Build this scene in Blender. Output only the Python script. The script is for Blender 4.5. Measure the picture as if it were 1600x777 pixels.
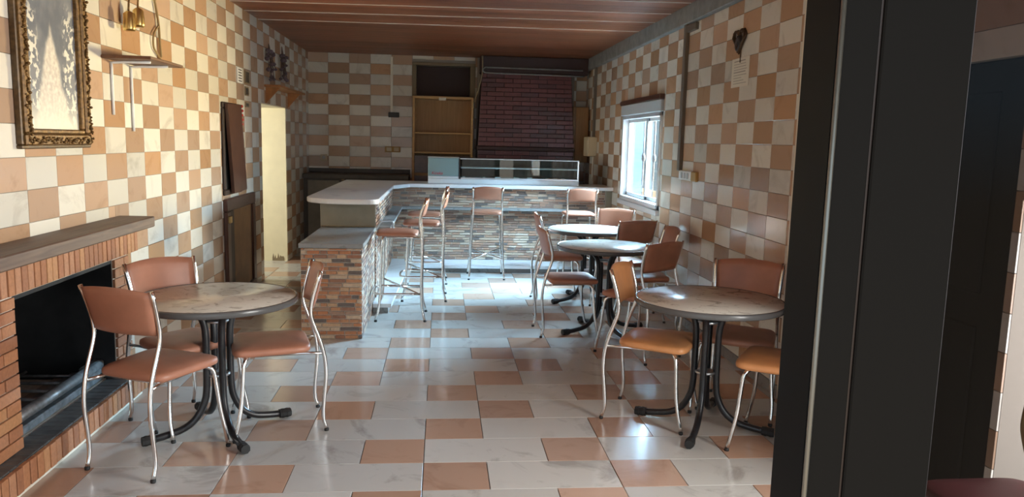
import bpy, bmesh, math, random
from mathutils import Matrix, Vector
from bpy_extras.object_utils import world_to_camera_view

# ------------------------------------------------------------------ camera, light, exposure
for o in list(bpy.data.objects):
    bpy.data.objects.remove(o)
scene = bpy.context.scene
COL = scene.collection
cam_d = bpy.data.cameras.new('camera')
cam = bpy.data.objects.new('camera', cam_d)
COL.objects.link(cam)
cam_d.sensor_fit = 'HORIZONTAL'
cam_d.sensor_width = 36
cam_d.lens = 1202.45 / 1600 * 36
cam_d.clip_start = 0.02
PITCH, YAW, ROLL, CAM_H = 0.13866, 0.09418, 0.02481, 1.5278
_F = Vector((math.sin(YAW) * math.cos(PITCH), math.cos(YAW) * math.cos(PITCH), -math.sin(PITCH)))
_R = Vector((math.cos(YAW), -math.sin(YAW), 0))
_U = _R.cross(_F)
_R2 = math.cos(ROLL) * _R + math.sin(ROLL) * _U
_U2 = -math.sin(ROLL) * _R + math.cos(ROLL) * _U
cam.matrix_world = Matrix(((_R2.x, _U2.x, -_F.x, 0), (_R2.y, _U2.y, -_F.y, 0), (_R2.z, _U2.z, -_F.z, CAM_H), (0, 0, 0, 1)))
scene.camera = cam

vs = scene.view_settings
vs.view_transform = 'Standard'
vs.look = 'None'
vs.gamma = 1
vs.use_curve_mapping = False
vs.exposure = 0.38

world = bpy.data.worlds.new('daylight')
scene.world = world
world.use_nodes = True
wn = world.node_tree.nodes
wl = world.node_tree.links
wn.clear()
_tc = wn.new('ShaderNodeTexCoord')
_sx = wn.new('ShaderNodeSeparateXYZ')
_mr = wn.new('ShaderNodeMapRange')
_mr.inputs['From Min'].default_value = -0.06
_mr.inputs['From Max'].default_value = 0.06
_mx = wn.new('ShaderNodeMix')
_mx.data_type = 'RGBA'
_mx.inputs['A'].default_value = (0.62, 0.50, 0.36, 1)      # sunlit ground
_mx.inputs['B'].default_value = (0.62, 0.80, 0.95, 1)       # bright sky
_bg = wn.new('ShaderNodeBackground')
_bg.inputs['Strength'].default_value = 1.8
_wo = wn.new('ShaderNodeOutputWorld')
wl.new(_tc.outputs['Generated'], _sx.inputs[0])
wl.new(_sx.outputs['Z'], _mr.inputs['Value'])
wl.new(_mr.outputs[0], _mx.inputs['Factor'])
wl.new(_mx.outputs['Result'], _bg.inputs['Color'])
wl.new(_bg.outputs[0], _wo.inputs[0])


def area(name, loc, target, sx, sy, power, color, portal=False, spread=180):
    d = bpy.data.lights.new(name, 'AREA')
    d.shape = 'RECTANGLE'
    d.size, d.size_y = sx, sy
    d.energy = power
    d.color = color
    d.spread = math.radians(spread)
    o = bpy.data.objects.new(name, d)
    COL.objects.link(o)
    o.location = loc
    o.rotation_euler = (Vector(target) - Vector(loc)).to_track_quat('-Z', 'Y').to_euler()
    if portal:
        d.cycles.is_portal = True
    return o


# daylight arriving at the window: sky from above, light thrown back by the sunlit yard from the side
area('high_sky_light', (3.6, 8.8, 2.85), (0.4, 8.1, 0.9), 4.0, 1.3, 3500, (0.46, 0.74, 1.0))
area('window_sky_light', (4.4, 10.3, 2.5), (2.1, 7.95, 1.45), 4.4, 1.7, 2800, (0.46, 0.74, 1.0))
area('yard_bounce_light', (4.6, 9.7, 1.10), (-1.87, 5.35, 1.85), 1.1, 0.8, 950, (1.0, 0.75, 0.40))
# daylight through the open yard entrance beside the camera
area('entrance_light', (2.75, 1.75, 1.35), (-1.87, 4.4, 1.1), 1.2, 2.0, 132, (1.0, 0.97, 0.92))
# daylight of the little room beyond the doorway, through its own window
area('store_window_light', (-3.75, 8.55, 1.55), (-1.95, 9.7, 0.9), 0.9, 1.0, 42, (1.0, 0.95, 0.80))

# ------------------------------------------------------------------ materials
MATS = {}


def nodes_of(name):
    m = bpy.data.materials.new(name)
    m.use_nodes = True
    nt = m.node_tree
    nt.nodes.clear()
    out = nt.nodes.new('ShaderNodeOutputMaterial')
    p = nt.nodes.new('ShaderNodeBsdfPrincipled')
    nt.links.new(p.outputs[0], out.inputs[0])
    MATS[name] = m
    return m, nt, p


def rgba(c):
    return (c[0], c[1], c[2], 1)


def ramp_node(nt, stops, interp='LINEAR'):
    r = nt.nodes.new('ShaderNodeValToRGB')
    r.color_ramp.interpolation = interp
    els = r.color_ramp.elements
    while len(els) < len(stops):
        els.new(0.5)
    for e, (pos, c) in zip(els, stops):
        e.position = pos
        e.color = rgba(c)
    return r


def rand_node(nt):
    """one random number per piece: object random plus island random"""
    oi = nt.nodes.new('ShaderNodeObjectInfo')
    ge = nt.nodes.new('ShaderNodeNewGeometry')
    ad = nt.nodes.new('ShaderNodeMath')
    ad.operation = 'ADD'
    nt.links.new(oi.outputs['Random'], ad.inputs[0])
    nt.links.new(ge.outputs['Random Per Island'], ad.inputs[1])
    fr = nt.nodes.new('ShaderNodeMath')
    fr.operation = 'FRACT'
    nt.links.new(ad.outputs[0], fr.inputs[0])
    return fr.outputs[0], ge


def simple(name, c, rough=0.5, metal=0.0, spec=0.5, noise=0.0, scale=20.0, bump=0.0, coat=0.0):
    m, nt, p = nodes_of(name)
    p.inputs['Base Color'].default_value = rgba(c)
    p.inputs['Roughness'].default_value = rough
    p.inputs['Metallic'].default_value = metal
    p.inputs['Specular IOR Level'].default_value = spec
    p.inputs['Coat Weight'].default_value = coat
    if noise > 0 or bump > 0:
        ge = nt.nodes.new('ShaderNodeNewGeometry')
        n = nt.nodes.new('ShaderNodeTexNoise')
        n.inputs['Scale'].default_value = scale
        n.inputs['Detail'].default_value = 5
        nt.links.new(ge.outputs['Position'], n.inputs['Vector'])
        if noise > 0:
            r = ramp_node(nt, [(0.3, tuple(v * (1 - noise) for v in c)), (0.7, tuple(min(1, v * (1 + noise)) for v in c))])
            nt.links.new(n.outputs['Fac'], r.inputs[0])
            nt.links.new(r.outputs[0], p.inputs['Base Color'])
        if bump > 0:
            b = nt.nodes.new('ShaderNodeBump')
            b.inputs['Strength'].default_value = bump
            b.inputs['Distance'].default_value = 0.01
            nt.links.new(n.outputs['Fac'], b.inputs['Height'])
            nt.links.new(b.outputs[0], p.inputs['Normal'])
    return m


def marble(name, base, vein, rough, var=0.12, vein_amt=0.5, scale=3.0, hue=None):
    m, nt, p = nodes_of(name)
    rnd, ge = rand_node(nt)
    # shift the veins by the piece's own random number
    sc = nt.nodes.new('ShaderNodeMath')
    sc.operation = 'MULTIPLY'
    sc.inputs[1].default_value = 37.0
    nt.links.new(rnd, sc.inputs[0])
    va = nt.nodes.new('ShaderNodeVectorMath')
    va.operation = 'ADD'
    nt.links.new(ge.outputs['Position'], va.inputs[0])
    nt.links.new(sc.outputs[0], va.inputs[1])
    n = nt.nodes.new('ShaderNodeTexNoise')
    n.inputs['Scale'].default_value = scale
    n.inputs['Detail'].default_value = 7
    n.inputs['Roughness'].default_value = 0.62
    n.inputs['Distortion'].default_value = 1.6
    nt.links.new(va.outputs[0], n.inputs['Vector'])
    r = ramp_node(nt, [(0.32, vein), (0.46, base), (0.62, base), (0.80, tuple(0.5 * (a + b) for a, b in zip(base, vein)))])
    nt.links.new(n.outputs['Fac'], r.inputs[0])
    mixv = nt.nodes.new('ShaderNodeMix')
    mixv.data_type = 'RGBA'
    mixv.inputs['Factor'].default_value = vein_amt
    mixv.inputs['A'].default_value = rgba(base)
    nt.links.new(r.outputs[0], mixv.inputs['B'])
    # lightness of each piece
    mr = nt.nodes.new('ShaderNodeMapRange')
    mr.inputs['To Min'].default_value = 1 - var
    mr.inputs['To Max'].default_value = 1 + var
    nt.links.new(rnd, mr.inputs['Value'])
    hs = nt.nodes.new('ShaderNodeHueSaturation')
    nt.links.new(mr.outputs[0], hs.inputs['Value'])
    nt.links.new(mixv.outputs['Result'], hs.inputs['Color'])
    if hue:
        s2 = nt.nodes.new('ShaderNodeMath')
        s2.operation = 'MULTIPLY'
        s2.inputs[1].default_value = 7.31
        nt.links.new(rnd, s2.inputs[0])
        f2 = nt.nodes.new('ShaderNodeMath')
        f2.operation = 'FRACT'
        nt.links.new(s2.outputs[0], f2.inputs[0])
        m2 = nt.nodes.new('ShaderNodeMapRange')
        m2.inputs['To Min'].default_value = hue[0]
        m2.inputs['To Max'].default_value = hue[1]
        nt.links.new(f2.outputs[0], m2.inputs['Value'])
        nt.links.new(m2.outputs[0], hs.inputs['Saturation'])
    nt.links.new(hs.outputs[0], p.inputs['Base Color'])
    p.inputs['Roughness'].default_value = rough
    return m


def palette(name, cols, rough=0.75, bump=0.4):
    m, nt, p = nodes_of(name)
    rnd, ge = rand_node(nt)
    k = len(cols)
    r = ramp_node(nt, [(i / k, c) for i, c in enumerate(cols)], 'CONSTANT')
    nt.links.new(rnd, r.inputs[0])
    n = nt.nodes.new('ShaderNodeTexNoise')
    n.inputs['Scale'].default_value = 60
    n.inputs['Detail'].default_value = 4
    nt.links.new(ge.outputs['Position'], n.inputs['Vector'])
    mr = nt.nodes.new('ShaderNodeMapRange')
    mr.inputs['To Min'].default_value = 0.7
    mr.inputs['To Max'].default_value = 1.3
    nt.links.new(n.outputs['Fac'], mr.inputs['Value'])
    hs = nt.nodes.new('ShaderNodeHueSaturation')
    nt.links.new(mr.outputs[0], hs.inputs['Value'])
    nt.links.new(r.outputs[0], hs.inputs['Color'])
    nt.links.new(hs.outputs[0], p.inputs['Base Color'])
    b = nt.nodes.new('ShaderNodeBump')
    b.inputs['Strength'].default_value = bump
    b.inputs['Distance'].default_value = 0.004
    nt.links.new(n.outputs['Fac'], b.inputs['Height'])
    nt.links.new(b.outputs[0], p.inputs['Normal'])
    p.inputs['Roughness'].default_value = rough
    return m


def wood(name, dark, light, axis='X', rough=0.45, scale=6.0, var=0.15):
    m, nt, p = nodes_of(name)
    rnd, ge = rand_node(nt)
    mp = nt.nodes.new('ShaderNodeMapping')
    s = {'X': (0.35, 6, 6), 'Y': (6, 0.35, 6), 'Z': (6, 6, 0.35)}[axis]
    mp.inputs['Scale'].default_value = s
    nt.links.new(ge.outputs['Position'], mp.inputs['Vector'])
    n = nt.nodes.new('ShaderNodeTexNoise')
    n.inputs['Scale'].default_value = scale
    n.inputs['Detail'].default_value = 6
    n.inputs['Distortion'].default_value = 0.6
    nt.links.new(mp.outputs[0], n.inputs['Vector'])
    r = ramp_node(nt, [(0.25, dark), (0.75, light)])
    nt.links.new(n.outputs['Fac'], r.inputs[0])
    mr = nt.nodes.new('ShaderNodeMapRange')
    mr.inputs['To Min'].default_value = 1 - var
    mr.inputs['To Max'].default_value = 1 + var
    nt.links.new(rnd, mr.inputs['Value'])
    hs = nt.nodes.new('ShaderNodeHueSaturation')
    nt.links.new(mr.outputs[0], hs.inputs['Value'])
    nt.links.new(r.outputs[0], hs.inputs['Color'])
    nt.links.new(hs.outputs[0], p.inputs['Base Color'])
    p.inputs['Roughness'].default_value = rough
    return m


def glass(name, tint, gloss=0.06, rough=0.0, ior=1.45):
    m = bpy.data.materials.new(name)
    m.use_nodes = True
    nt = m.node_tree
    nt.nodes.clear()
    out = nt.nodes.new('ShaderNodeOutputMaterial')
    tr = nt.nodes.new('ShaderNodeBsdfTransparent')
    tr.inputs[0].default_value = rgba(tint)
    gl = nt.nodes.new('ShaderNodeBsdfGlossy')
    gl.inputs['Roughness'].default_value = rough
    fr = nt.nodes.new('ShaderNodeFresnel')
    fr.inputs['IOR'].default_value = ior
    ad = nt.nodes.new('ShaderNodeMath')
    ad.operation = 'ADD'
    ad.inputs[1].default_value = gloss
    nt.links.new(fr.outputs[0], ad.inputs[0])
    ge = nt.nodes.new('ShaderNodeNewGeometry')
    inv = nt.nodes.new('ShaderNodeMath')
    inv.operation = 'SUBTRACT'
    inv.inputs[0].default_value = 1.0
    nt.links.new(ge.outputs['Backfacing'], inv.inputs[1])
    mu = nt.nodes.new('ShaderNodeMath')
    mu.operation = 'MULTIPLY'
    nt.links.new(ad.outputs[0], mu.inputs[0])
    nt.links.new(inv.outputs[0], mu.inputs[1])
    mx = nt.nodes.new('ShaderNodeMixShader')
    nt.links.new(mu.outputs[0], mx.inputs[0])
    nt.links.new(tr.outputs[0], mx.inputs[1])
    nt.links.new(gl.outputs[0], mx.inputs[2])
    nt.links.new(mx.outputs[0], out.inputs[0])
    MATS[name] = m
    return m


marble('wall_white', (0.72, 0.69, 0.61), (0.45, 0.41, 0.35), 0.16, var=0.14, vein_amt=0.55, scale=2.6)
marble('wall_brown', (0.49, 0.31, 0.19), (0.39, 0.23, 0.13), 0.16, var=0.18, vein_amt=0.6, scale=3.4, hue=(0.78, 1.08))
marble('floor_white', (0.54, 0.53, 0.50), (0.32, 0.30, 0.275), 0.20, var=0.10, vein_amt=0.8, scale=2.4)
marble('floor_brown', (0.48, 0.31, 0.225), (0.36, 0.215, 0.145), 0.15, var=0.14, vein_amt=0.6, scale=3.0, hue=(0.8, 1.1))
marble('bar_marble', (0.78, 0.80, 0.82), (0.55, 0.57, 0.60), 0.20, var=0.02, vein_amt=0.5, scale=2.0)
marble('dark_stone', (0.25, 0.25, 0.245), (0.11, 0.11, 0.11), 0.35, var=0.02, vein_amt=0.8, scale=9)
marble('table_stone', (0.70, 0.68, 0.60), (0.22, 0.19, 0.15), 0.22, var=0.06, vein_amt=0.75, scale=8.5)
simple('mortar', (0.33, 0.29, 0.24), 0.9)
simple('floor_joint', (0.14, 0.12, 0.10), 0.9)
simple('brick_mortar', (0.54, 0.48, 0.41), 0.95, noise=0.15, scale=50)
simple('red_mortar', (0.030, 0.012, 0.012), 0.8)
simple('plaster', (0.70, 0.66, 0.55), 0.8, noise=0.06, scale=4)
simple('cream_paint', (0.78, 0.72, 0.52), 0.55, noise=0.05, scale=6)
simple('grey_band', (0.22, 0.22, 0.21), 0.7, noise=0.2, scale=12)
simple('chrome', (0.78, 0.77, 0.75), 0.17, metal=1.0)
simple('steel', (0.60, 0.62, 0.64), 0.3, metal=0.9)
simple('black_metal', (0.018, 0.018, 0.020), 0.32, noise=0.3, scale=40)
simple('black_rubber', (0.016, 0.016, 0.016), 0.6)
simple('rim_black', (0.10, 0.10, 0.10), 0.25)
simple('vinyl', (0.42, 0.185, 0.115), 0.42, noise=0.10, scale=9, bump=0.05)
simple('vinyl_orange', (0.62, 0.27, 0.105), 0.42, noise=0.10, scale=9, bump=0.05)
simple('vinyl_red', (0.10, 0.018, 0.022), 0.45)
simple('brass_tube', (0.42, 0.30, 0.13), 0.35, metal=0.8)
simple('white_paint', (0.80, 0.81, 0.80), 0.4)
simple('alu', (0.72, 0.73, 0.74), 0.35, metal=0.5)
simple('grey_plastic', (0.45, 0.46, 0.46), 0.5)
simple('dark_box', (0.03, 0.03, 0.035), 0.5)
simple('beige_plastic', (0.60, 0.52, 0.36), 0.5)
simple('yellow_plate', (0.45, 0.27, 0.08), 0.5)
simple('conduit', (0.13, 0.105, 0.08), 0.6)
simple('pale_conduit', (0.88, 0.85, 0.75), 0.6)
simple('soot', (0.012, 0.013, 0.014), 0.8, noise=0.4, scale=10)
simple('grate_iron', (0.20, 0.21, 0.22), 0.45, metal=0.5, noise=0.4, scale=25)
simple('ash_slate', (0.085, 0.083, 0.08), 0.6, noise=0.35, scale=18)
simple('gilt', (0.15, 0.082, 0.026), 0.45, metal=0.4, noise=0.5, scale=60, bump=0.3)
simple('gilt_dark', (0.085, 0.05, 0.02), 0.4, metal=0.3, noise=0.4, scale=50)
simple('paper', (0.66, 0.62, 0.52), 0.8)
simple('ink', (0.30, 0.28, 0.24), 0.8)
simple('brown_paint', (0.080, 0.034, 0.022), 0.30, noise=0.2, scale=14)
simple('brown_dark', (0.030, 0.016, 0.012), 0.45)
simple('panel_board', (0.26, 0.145, 0.055), 0.5, noise=0.15, scale=10)
simple('grey_board', (0.27, 0.235, 0.17), 0.6, noise=0.10, scale=8)
simple('maroon', (0.040, 0.016, 0.014), 0.55)
simple('niche_frame', (0.26, 0.20, 0.12), 0.7)
simple('cabinet_dark', (0.055, 0.045, 0.035), 0.45, noise=0.2, scale=12)
simple('cabinet_grey', (0.21, 0.195, 0.16), 0.5, noise=0.15, scale=8)
simple('case_blue', (0.22, 0.35, 0.37), 0.35)
simple('case_white', (0.70, 0.74, 0.76), 0.3)
simple('logo_red', (0.45, 0.03, 0.06), 0.5)
simple('red_tape', (0.55, 0.03, 0.02), 0.5)
simple('door_black', (0.003, 0.0045, 0.006), 0.5, spec=0.12)
simple('door_brown', (0.0085, 0.0072, 0.0062), 0.6, spec=0.15)
simple('door_edge', (0.20, 0.19, 0.165), 0.3, metal=0.6)
simple('fridge_black', (0.007, 0.009, 0.014), 0.5, spec=0.15)
simple('iron_bar', (0.05, 0.035, 0.03), 0.5)
simple('dry_twig', (0.09, 0.055, 0.030), 0.9)
simple('dried_flower', (0.12, 0.085, 0.095), 0.9)
simple('dried_leaf', (0.11, 0.07, 0.05), 0.9)
simple('rope', (0.32, 0.22, 0.10), 0.9)
simple('brass_cup', (0.62, 0.44, 0.17), 0.3, metal=0.9)
simple('orange_wood', (0.34, 0.135, 0.035), 0.5, noise=0.2, scale=20)
simple('lit_edge', (0.62, 0.58, 0.52), 0.45)  # pale colour standing for light along the ceiling board edges
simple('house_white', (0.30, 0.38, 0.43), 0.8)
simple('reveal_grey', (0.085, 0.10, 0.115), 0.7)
simple('hedge_green', (0.06, 0.14, 0.04), 0.9, noise=0.4, scale=10)
palette('clad_brick', [(0.43, 0.20, 0.095), (0.49, 0.31, 0.18), (0.28, 0.13, 0.075), (0.13, 0.10, 0.085), (0.50, 0.36, 0.24), (0.42, 0.17, 0.075), (0.34, 0.20, 0.13)], 0.7, 0.3)
palette('clad_lit', [(0.42, 0.24, 0.16), (0.50, 0.37, 0.27), (0.27, 0.165, 0.125), (0.17, 0.135, 0.12), (0.53, 0.42, 0.33), (0.40, 0.24, 0.16), (0.33, 0.215, 0.165)], 0.7, 0.3)  # same cladding brick, window light painted in as paler, greyer tones
palette('fire_brick', [(0.38, 0.165, 0.075), (0.34, 0.14, 0.065), (0.43, 0.21, 0.095), (0.30, 0.125, 0.06), (0.40, 0.19, 0.10)], 0.7, 0.4)
palette('hood_brick', [(0.11, 0.026, 0.026), (0.10, 0.024, 0.023), (0.12, 0.030, 0.028), (0.07, 0.020, 0.022)], 0.36, 0.10)
wood('ceiling_wood', (0.15, 0.042, 0.018), (0.32, 0.105, 0.045), 'X', 0.4, 5, 0.2)
wood('mantel_wood', (0.075, 0.045, 0.030), (0.18, 0.115, 0.08), 'Y', 0.5, 9, 0.02)
wood('cabinet_wood', (0.30, 0.15, 0.045), (0.42, 0.23, 0.08), 'Z', 0.45, 5, 0.05)
wood('cabinet_edge', (0.46, 0.27, 0.10), (0.58, 0.36, 0.15), 'X', 0.45, 5, 0.02)
wood('shelf_wood', (0.10, 0.04, 0.02), (0.17, 0.075, 0.035), 'Y', 0.5, 8, 0.02)
glass('clear_glass', (0.94, 0.97, 0.97), 0.02)
glass('case_glass', (0.86, 0.93, 0.93), 0.05)
glass('smoked_glass', (0.50, 0.50, 0.52), 0.004, 0.0, 1.12)

# ------------------------------------------------------------------ geometry helpers


class MB:
    def __init__(self):
        self.v, self.f, self.smooth = [], [], []

    def add(self, vs_, fs_, smooth=False):
        b = len(self.v)
        self.v += [tuple(p) for p in vs_]
        self.f += [tuple(b + i for i in f) for f in fs_]
        self.smooth += [smooth] * len(fs_)
        return self

    def box(self, lo, hi):
        x0, y0, z0 = lo
        x1, y1, z1 = hi
        return self.add([(x0, y0, z0), (x1, y0, z0), (x1, y1, z0), (x0, y1, z0), (x0, y0, z1), (x1, y0, z1), (x1, y1, z1), (x0, y1, z1)],
                        [(0, 3, 2, 1), (4, 5, 6, 7), (0, 1, 5, 4), (1, 2, 6, 5), (2, 3, 7, 6), (3, 0, 4, 7)])

    def slab(self, lo, hi, c=0.004):
        """box with chamfered edges"""
        bm = bmesh.new()
        bmesh.ops.create_cube(bm, size=1)
        for v in bm.verts:
            v.co = Vector([lo[i] + (v.co[i] + 0.5) * (hi[i] - lo[i]) for i in range(3)])
        bmesh.ops.bevel(bm, geom=list(bm.edges), offset=c, segments=1, affect='EDGES')
        bm.verts.ensure_lookup_table()
        self.add([v.co[:] for v in bm.verts], [[v.index for v in f.verts] for f in bm.faces])
        bm.free()
        return self

    def prism(self, pts, z0, z1):
        """vertical prism from a counter-clockwise outline"""
        n = len(pts)
        vs_ = [(x, y, z0) for x, y in pts] + [(x, y, z1) for x, y in pts]
        fs_ = [tuple(range(n - 1, -1, -1)), tuple(range(n, 2 * n))]
        fs_ += [(i, (i + 1) % n, n + (i + 1) % n, n + i) for i in range(n)]
        return self.add(vs_, fs_)

    def tube(self, path, r, n=8, smooth=True, ry=None, cap=True):
        path = [Vector(p) for p in path]
        rs = r if isinstance(r, (list, tuple)) else [r] * len(path)
        vs_, fs_ = [], []
        t0 = (path[1] - path[0]).normalized()
        ref = Vector((0, 0, 1)) if abs(t0.z) < 0.9 else Vector((1, 0, 0))
        u = t0.cross(ref).normalized()
        for i, p in enumerate(path):
            if i == 0:
                t = t0
            elif i == len(path) - 1:
                t = (path[i] - path[i - 1]).normalized()
            else:
                t = ((path[i + 1] - path[i]).normalized() + (path[i] - path[i - 1]).normalized()).normalized()
            u = (u - t * u.dot(t)).normalized()
            w = t.cross(u)
            for k in range(n):
                a = 2 * math.pi * (k + 0.5) / n
                vs_.append(p + u * (math.cos(a) * rs[i]) + w * (math.sin(a) * rs[i] * (ry or 1)))
        for i in range(len(path) - 1):
            for k in range(n):
                k2 = (k + 1) % n
                fs_.append((i * n + k, i * n + k2, (i + 1) * n + k2, (i + 1) * n + k))
        if cap:
            fs_.append(tuple(range(n - 1, -1, -1)))
            fs_.append(tuple((len(path) - 1) * n + k for k in range(n)))
        return self.add(vs_, fs_, smooth)

    def lathe(self, prof, n=32, c=(0, 0), smooth=True):
        vs_, fs_ = [], []
        for r, z in prof:
            for k in range(n):
                a = 2 * math.pi * k / n
                vs_.append((c[0] + r * math.cos(a), c[1] + r * math.sin(a), z))
        for i in range(len(prof) - 1):
            for k in range(n):
                k2 = (k + 1) % n
                fs_.append((i * n + k, i * n + k2, (i + 1) * n + k2, (i + 1) * n + k))
        fs_.append(tuple(range(n - 1, -1, -1)))
        fs_.append(tuple((len(prof) - 1) * n + k for k in range(n)))
        return self.add(vs_, fs_, smooth)

    def mesh(self, name, mat):
        me = bpy.data.meshes.new(name)
        me.from_pydata(self.v, [], self.f)
        me.polygons.foreach_set('use_smooth', self.smooth)
        if mat:
            me.materials.append(MATS[mat])
        me.update()
        return me

    def build(self, name, mat, parent=None, loc=None, label=None):
        o = bpy.data.objects.new(name, self.mesh(name, mat))
        COL.objects.link(o)
        if parent:
            o.parent = parent
        if loc:
            o.location = loc
        if label:
            o['label'] = label
        return o


def smooth_path(pts, k=4):
    pts = [Vector(p) for p in pts]
    P = [pts[0] * 2 - pts[1]] + pts + [pts[-1] * 2 - pts[-2]]
    out = []
    for i in range(1, len(P) - 2):
        for j in range(k):
            t = j / k
            a, b, c, d = P[i - 1], P[i], P[i + 1], P[i + 2]
            out.append(0.5 * ((2 * b) + (c - a) * t + (2 * a - 5 * b + 4 * c - d) * t * t + (3 * b - a - 3 * c + d) * t ** 3))
    out.append(pts[-1])
    return out


def tag(o, label, cat, group=None):
    o['label'] = label
    o['category'] = cat
    if group:
        o['group'] = group
    return o


def thing(name, label, cat, loc=(0, 0, 0), rz=0, group=None):
    o = bpy.data.objects.new(name, None)
    o.empty_display_size = 0.1
    COL.objects.link(o)
    o.location = loc
    o.rotation_euler = (0, 0, rz)
    return tag(o, label, cat, group)


def struct(o, label=None, cat=None):
    o['kind'] = 'structure'
    if label:
        o['label'] = label
    if cat:
        o['category'] = cat
    return o


def copy_thing(root, loc, rz, label, group):
    r = root.copy()
    COL.objects.link(r)
    r.location = loc
    r.rotation_euler = (0, 0, rz)
    tag(r, label, root['category'], group)
    for ch in root.children:
        c = ch.copy()
        COL.objects.link(c)
        c.parent = r
        for g in ch.children:
            d = g.copy()
            COL.objects.link(d)
            d.parent = c
    return r


def subtract(rects, holes, mn=0.012):
    for h in holes:
        out = []
        for a0, a1, b0, b1, c in rects:
            h0, h1, g0, g1 = h
            if a1 <= h0 or a0 >= h1 or b1 <= g0 or b0 >= g1:
                out.append((a0, a1, b0, b1, c))
                continue
            if a0 < h0:
                out.append((a0, h0, b0, b1, c))
            if a1 > h1:
                out.append((h1, a1, b0, b1, c))
            m0, m1 = max(a0, h0), min(a1, h1)
            if b0 < g0:
                out.append((m0, m1, b0, g0, c))
            if b1 > g1:
                out.append((m0, m1, g1, b1, c))
        rects = out
    return [r for r in rects if r[1] - r[0] > mn and r[3] - r[2] > mn]


def clip(rects, a0, a1, b0, b1):
    out = []
    for r in rects:
        q = (max(r[0], a0), min(r[1], a1), max(r[2], b0), min(r[3], b1), r[4])
        if q[1] - q[0] > 0.012 and q[3] - q[2] > 0.012:
            out.append(q)
    return out


def piece_verts(a0, a1, b0, b1, t, ch, frame):
    """chamfered flat piece; frame maps (a, b, height) to xyz"""
    c = min(ch, (a1 - a0) * 0.3, (b1 - b0) * 0.3)
    lo = [(a0, b0, 0), (a1, b0, 0), (a1, b1, 0), (a0, b1, 0)]
    md = [(p[0], p[1], t - c * 0.6) for p in lo]
    hi = [(a0 + c, b0 + c, t), (a1 - c, b0 + c, t), (a1 - c, b1 - c, t), (a0 + c, b1 - c, t)]
    fs_ = [(8, 9, 10, 11)]
    for i in range(4):
        j = (i + 1) % 4
        fs_ += [(i, j, 4 + j, 4 + i), (4 + i, 4 + j, 8 + j, 8 + i)]
    return [frame(*p) for p in lo + md + hi], fs_


MESH_CACHE = {}


def lay_pieces(parent, rects, frame, dirs, name, mats, thick, ch, gap, limit=300, key='', jit=0.0, seed=1):
    """rects: (a0, a1, b0, b1, material index). The largest in view become parts, the rest one stuff part"""
    rng = random.Random(seed)
    flip = dirs
    scored = []
    for r in rects:
        a0, a1, b0, b1, c = r
        ps = []
        for a, b in ((a0, b0), (a1, b0), (a1, b1), (a0, b1)):
            w = world_to_camera_view(scene, cam, Vector(frame(a, b, thick)))
            ps.append((w.x * 1600, w.y * 777, w.z))
        s = 0
        if all(p[2] > 0.05 for p in ps):
            cx, cy = sum(p[0] for p in ps) / 4, sum(p[1] for p in ps) / 4
            if -40 < cx < 1640 and -40 < cy < 817:
                s = abs(sum(ps[i][0] * ps[(i + 1) % 4][1] - ps[(i + 1) % 4][0] * ps[i][1] for i in range(4))) / 2
        scored.append((s, r))
    scored.sort(key=lambda q: -q[0])
    rest = [MB() for _ in mats]
    for i, (s, r) in enumerate(scored):
        a0, a1, b0, b1, c = r
        g = gap / 2
        dt = rng.uniform(-jit, jit)
        if i < limit and s > 20:
            w, h = round(a1 - a0 - gap, 3), round(b1 - b0 - gap, 3)
            k = (key, w, h, c)
            if k not in MESH_CACHE:
                mb = MB()
                o3 = Vector(frame(0, 0, 0))
                vs_, fs_ = piece_verts(0, w, 0, h, thick, ch, lambda a, b, t: Vector(frame(a, b, t)) - o3)
                if flip:
                    fs_ = [tuple(reversed(f)) for f in fs_]
                mb.add(vs_, fs_)
                MESH_CACHE[k] = mb.mesh(name, mats[c])
            o = bpy.data.objects.new(name, MESH_CACHE[k])
            COL.objects.link(o)
            o.parent = parent
            o.location = frame(a0 + g, b0 + g, dt)
        else:
            vs_, fs_ = piece_verts(a0 + g, a1 - g, b0 + g, b1 - g, thick + dt, ch, frame)
            if flip:
                fs_ = [tuple(reversed(f)) for f in fs_]
            rest[c].add(vs_, fs_)
    for mb, m in zip(rest, mats):
        if mb.v:
            o = mb.build(name + '_field', m, parent)
            o['kind'] = 'stuff'


XL, XR, YB, ZC = -1.87, 2.09, 11.20, 2.69
Y0 = -0.30

# ------------------------------------------------------------------ floor
floor = MB().box((-3.4, Y0, -0.12), (3.0, YB + 0.2, -0.012)).build('floor', 'floor_joint')
struct(floor, 'marble floor of long grey white slabs and square salmon tiles', 'floor')
FX0, FY0, FP, FR = -0.066, 2.9237, 0.30, 0.29323
brown_at = [2, 0, 2, 0, 1, 0, 1, 2, 1, 2, 0, 2, 0, 1, 0, 1, 2, 1, 2, 0]
rects = []
rng = random.Random(4)
for row in range(-11, 29):
    res = brown_at[row] if 0 <= row < 20 else rng.choice([0, 1, 2])
    b0 = FY0 + row * FR
    for c in range(-12, 12):
        if c % 3 == res:
            a0 = FX0 + c * FP
            rects.append((a0, a0 + FP, b0, b0 + FR, 1))
            rects.append((a0 + FP, a0 + 3 * FP, b0, b0 + FR, 0))
rects = clip(rects, -3.3, 2.9, Y0, YB)
lay_pieces(floor, rects, lambda a, b, t: (a, b, t - 0.012), False, 'tile', ['floor_white', 'floor_brown'], 0.012, 0.0012, 0.0035, 300, 'fl')

# ------------------------------------------------------------------ left wall
FIRE = (3.39, 4.40, 0.145, 0.82)
DOORL = (8.30, 9.60, 0.0, 1.86)
HATCH = (6.80, 7.40, 1.00, 1.80)


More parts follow.
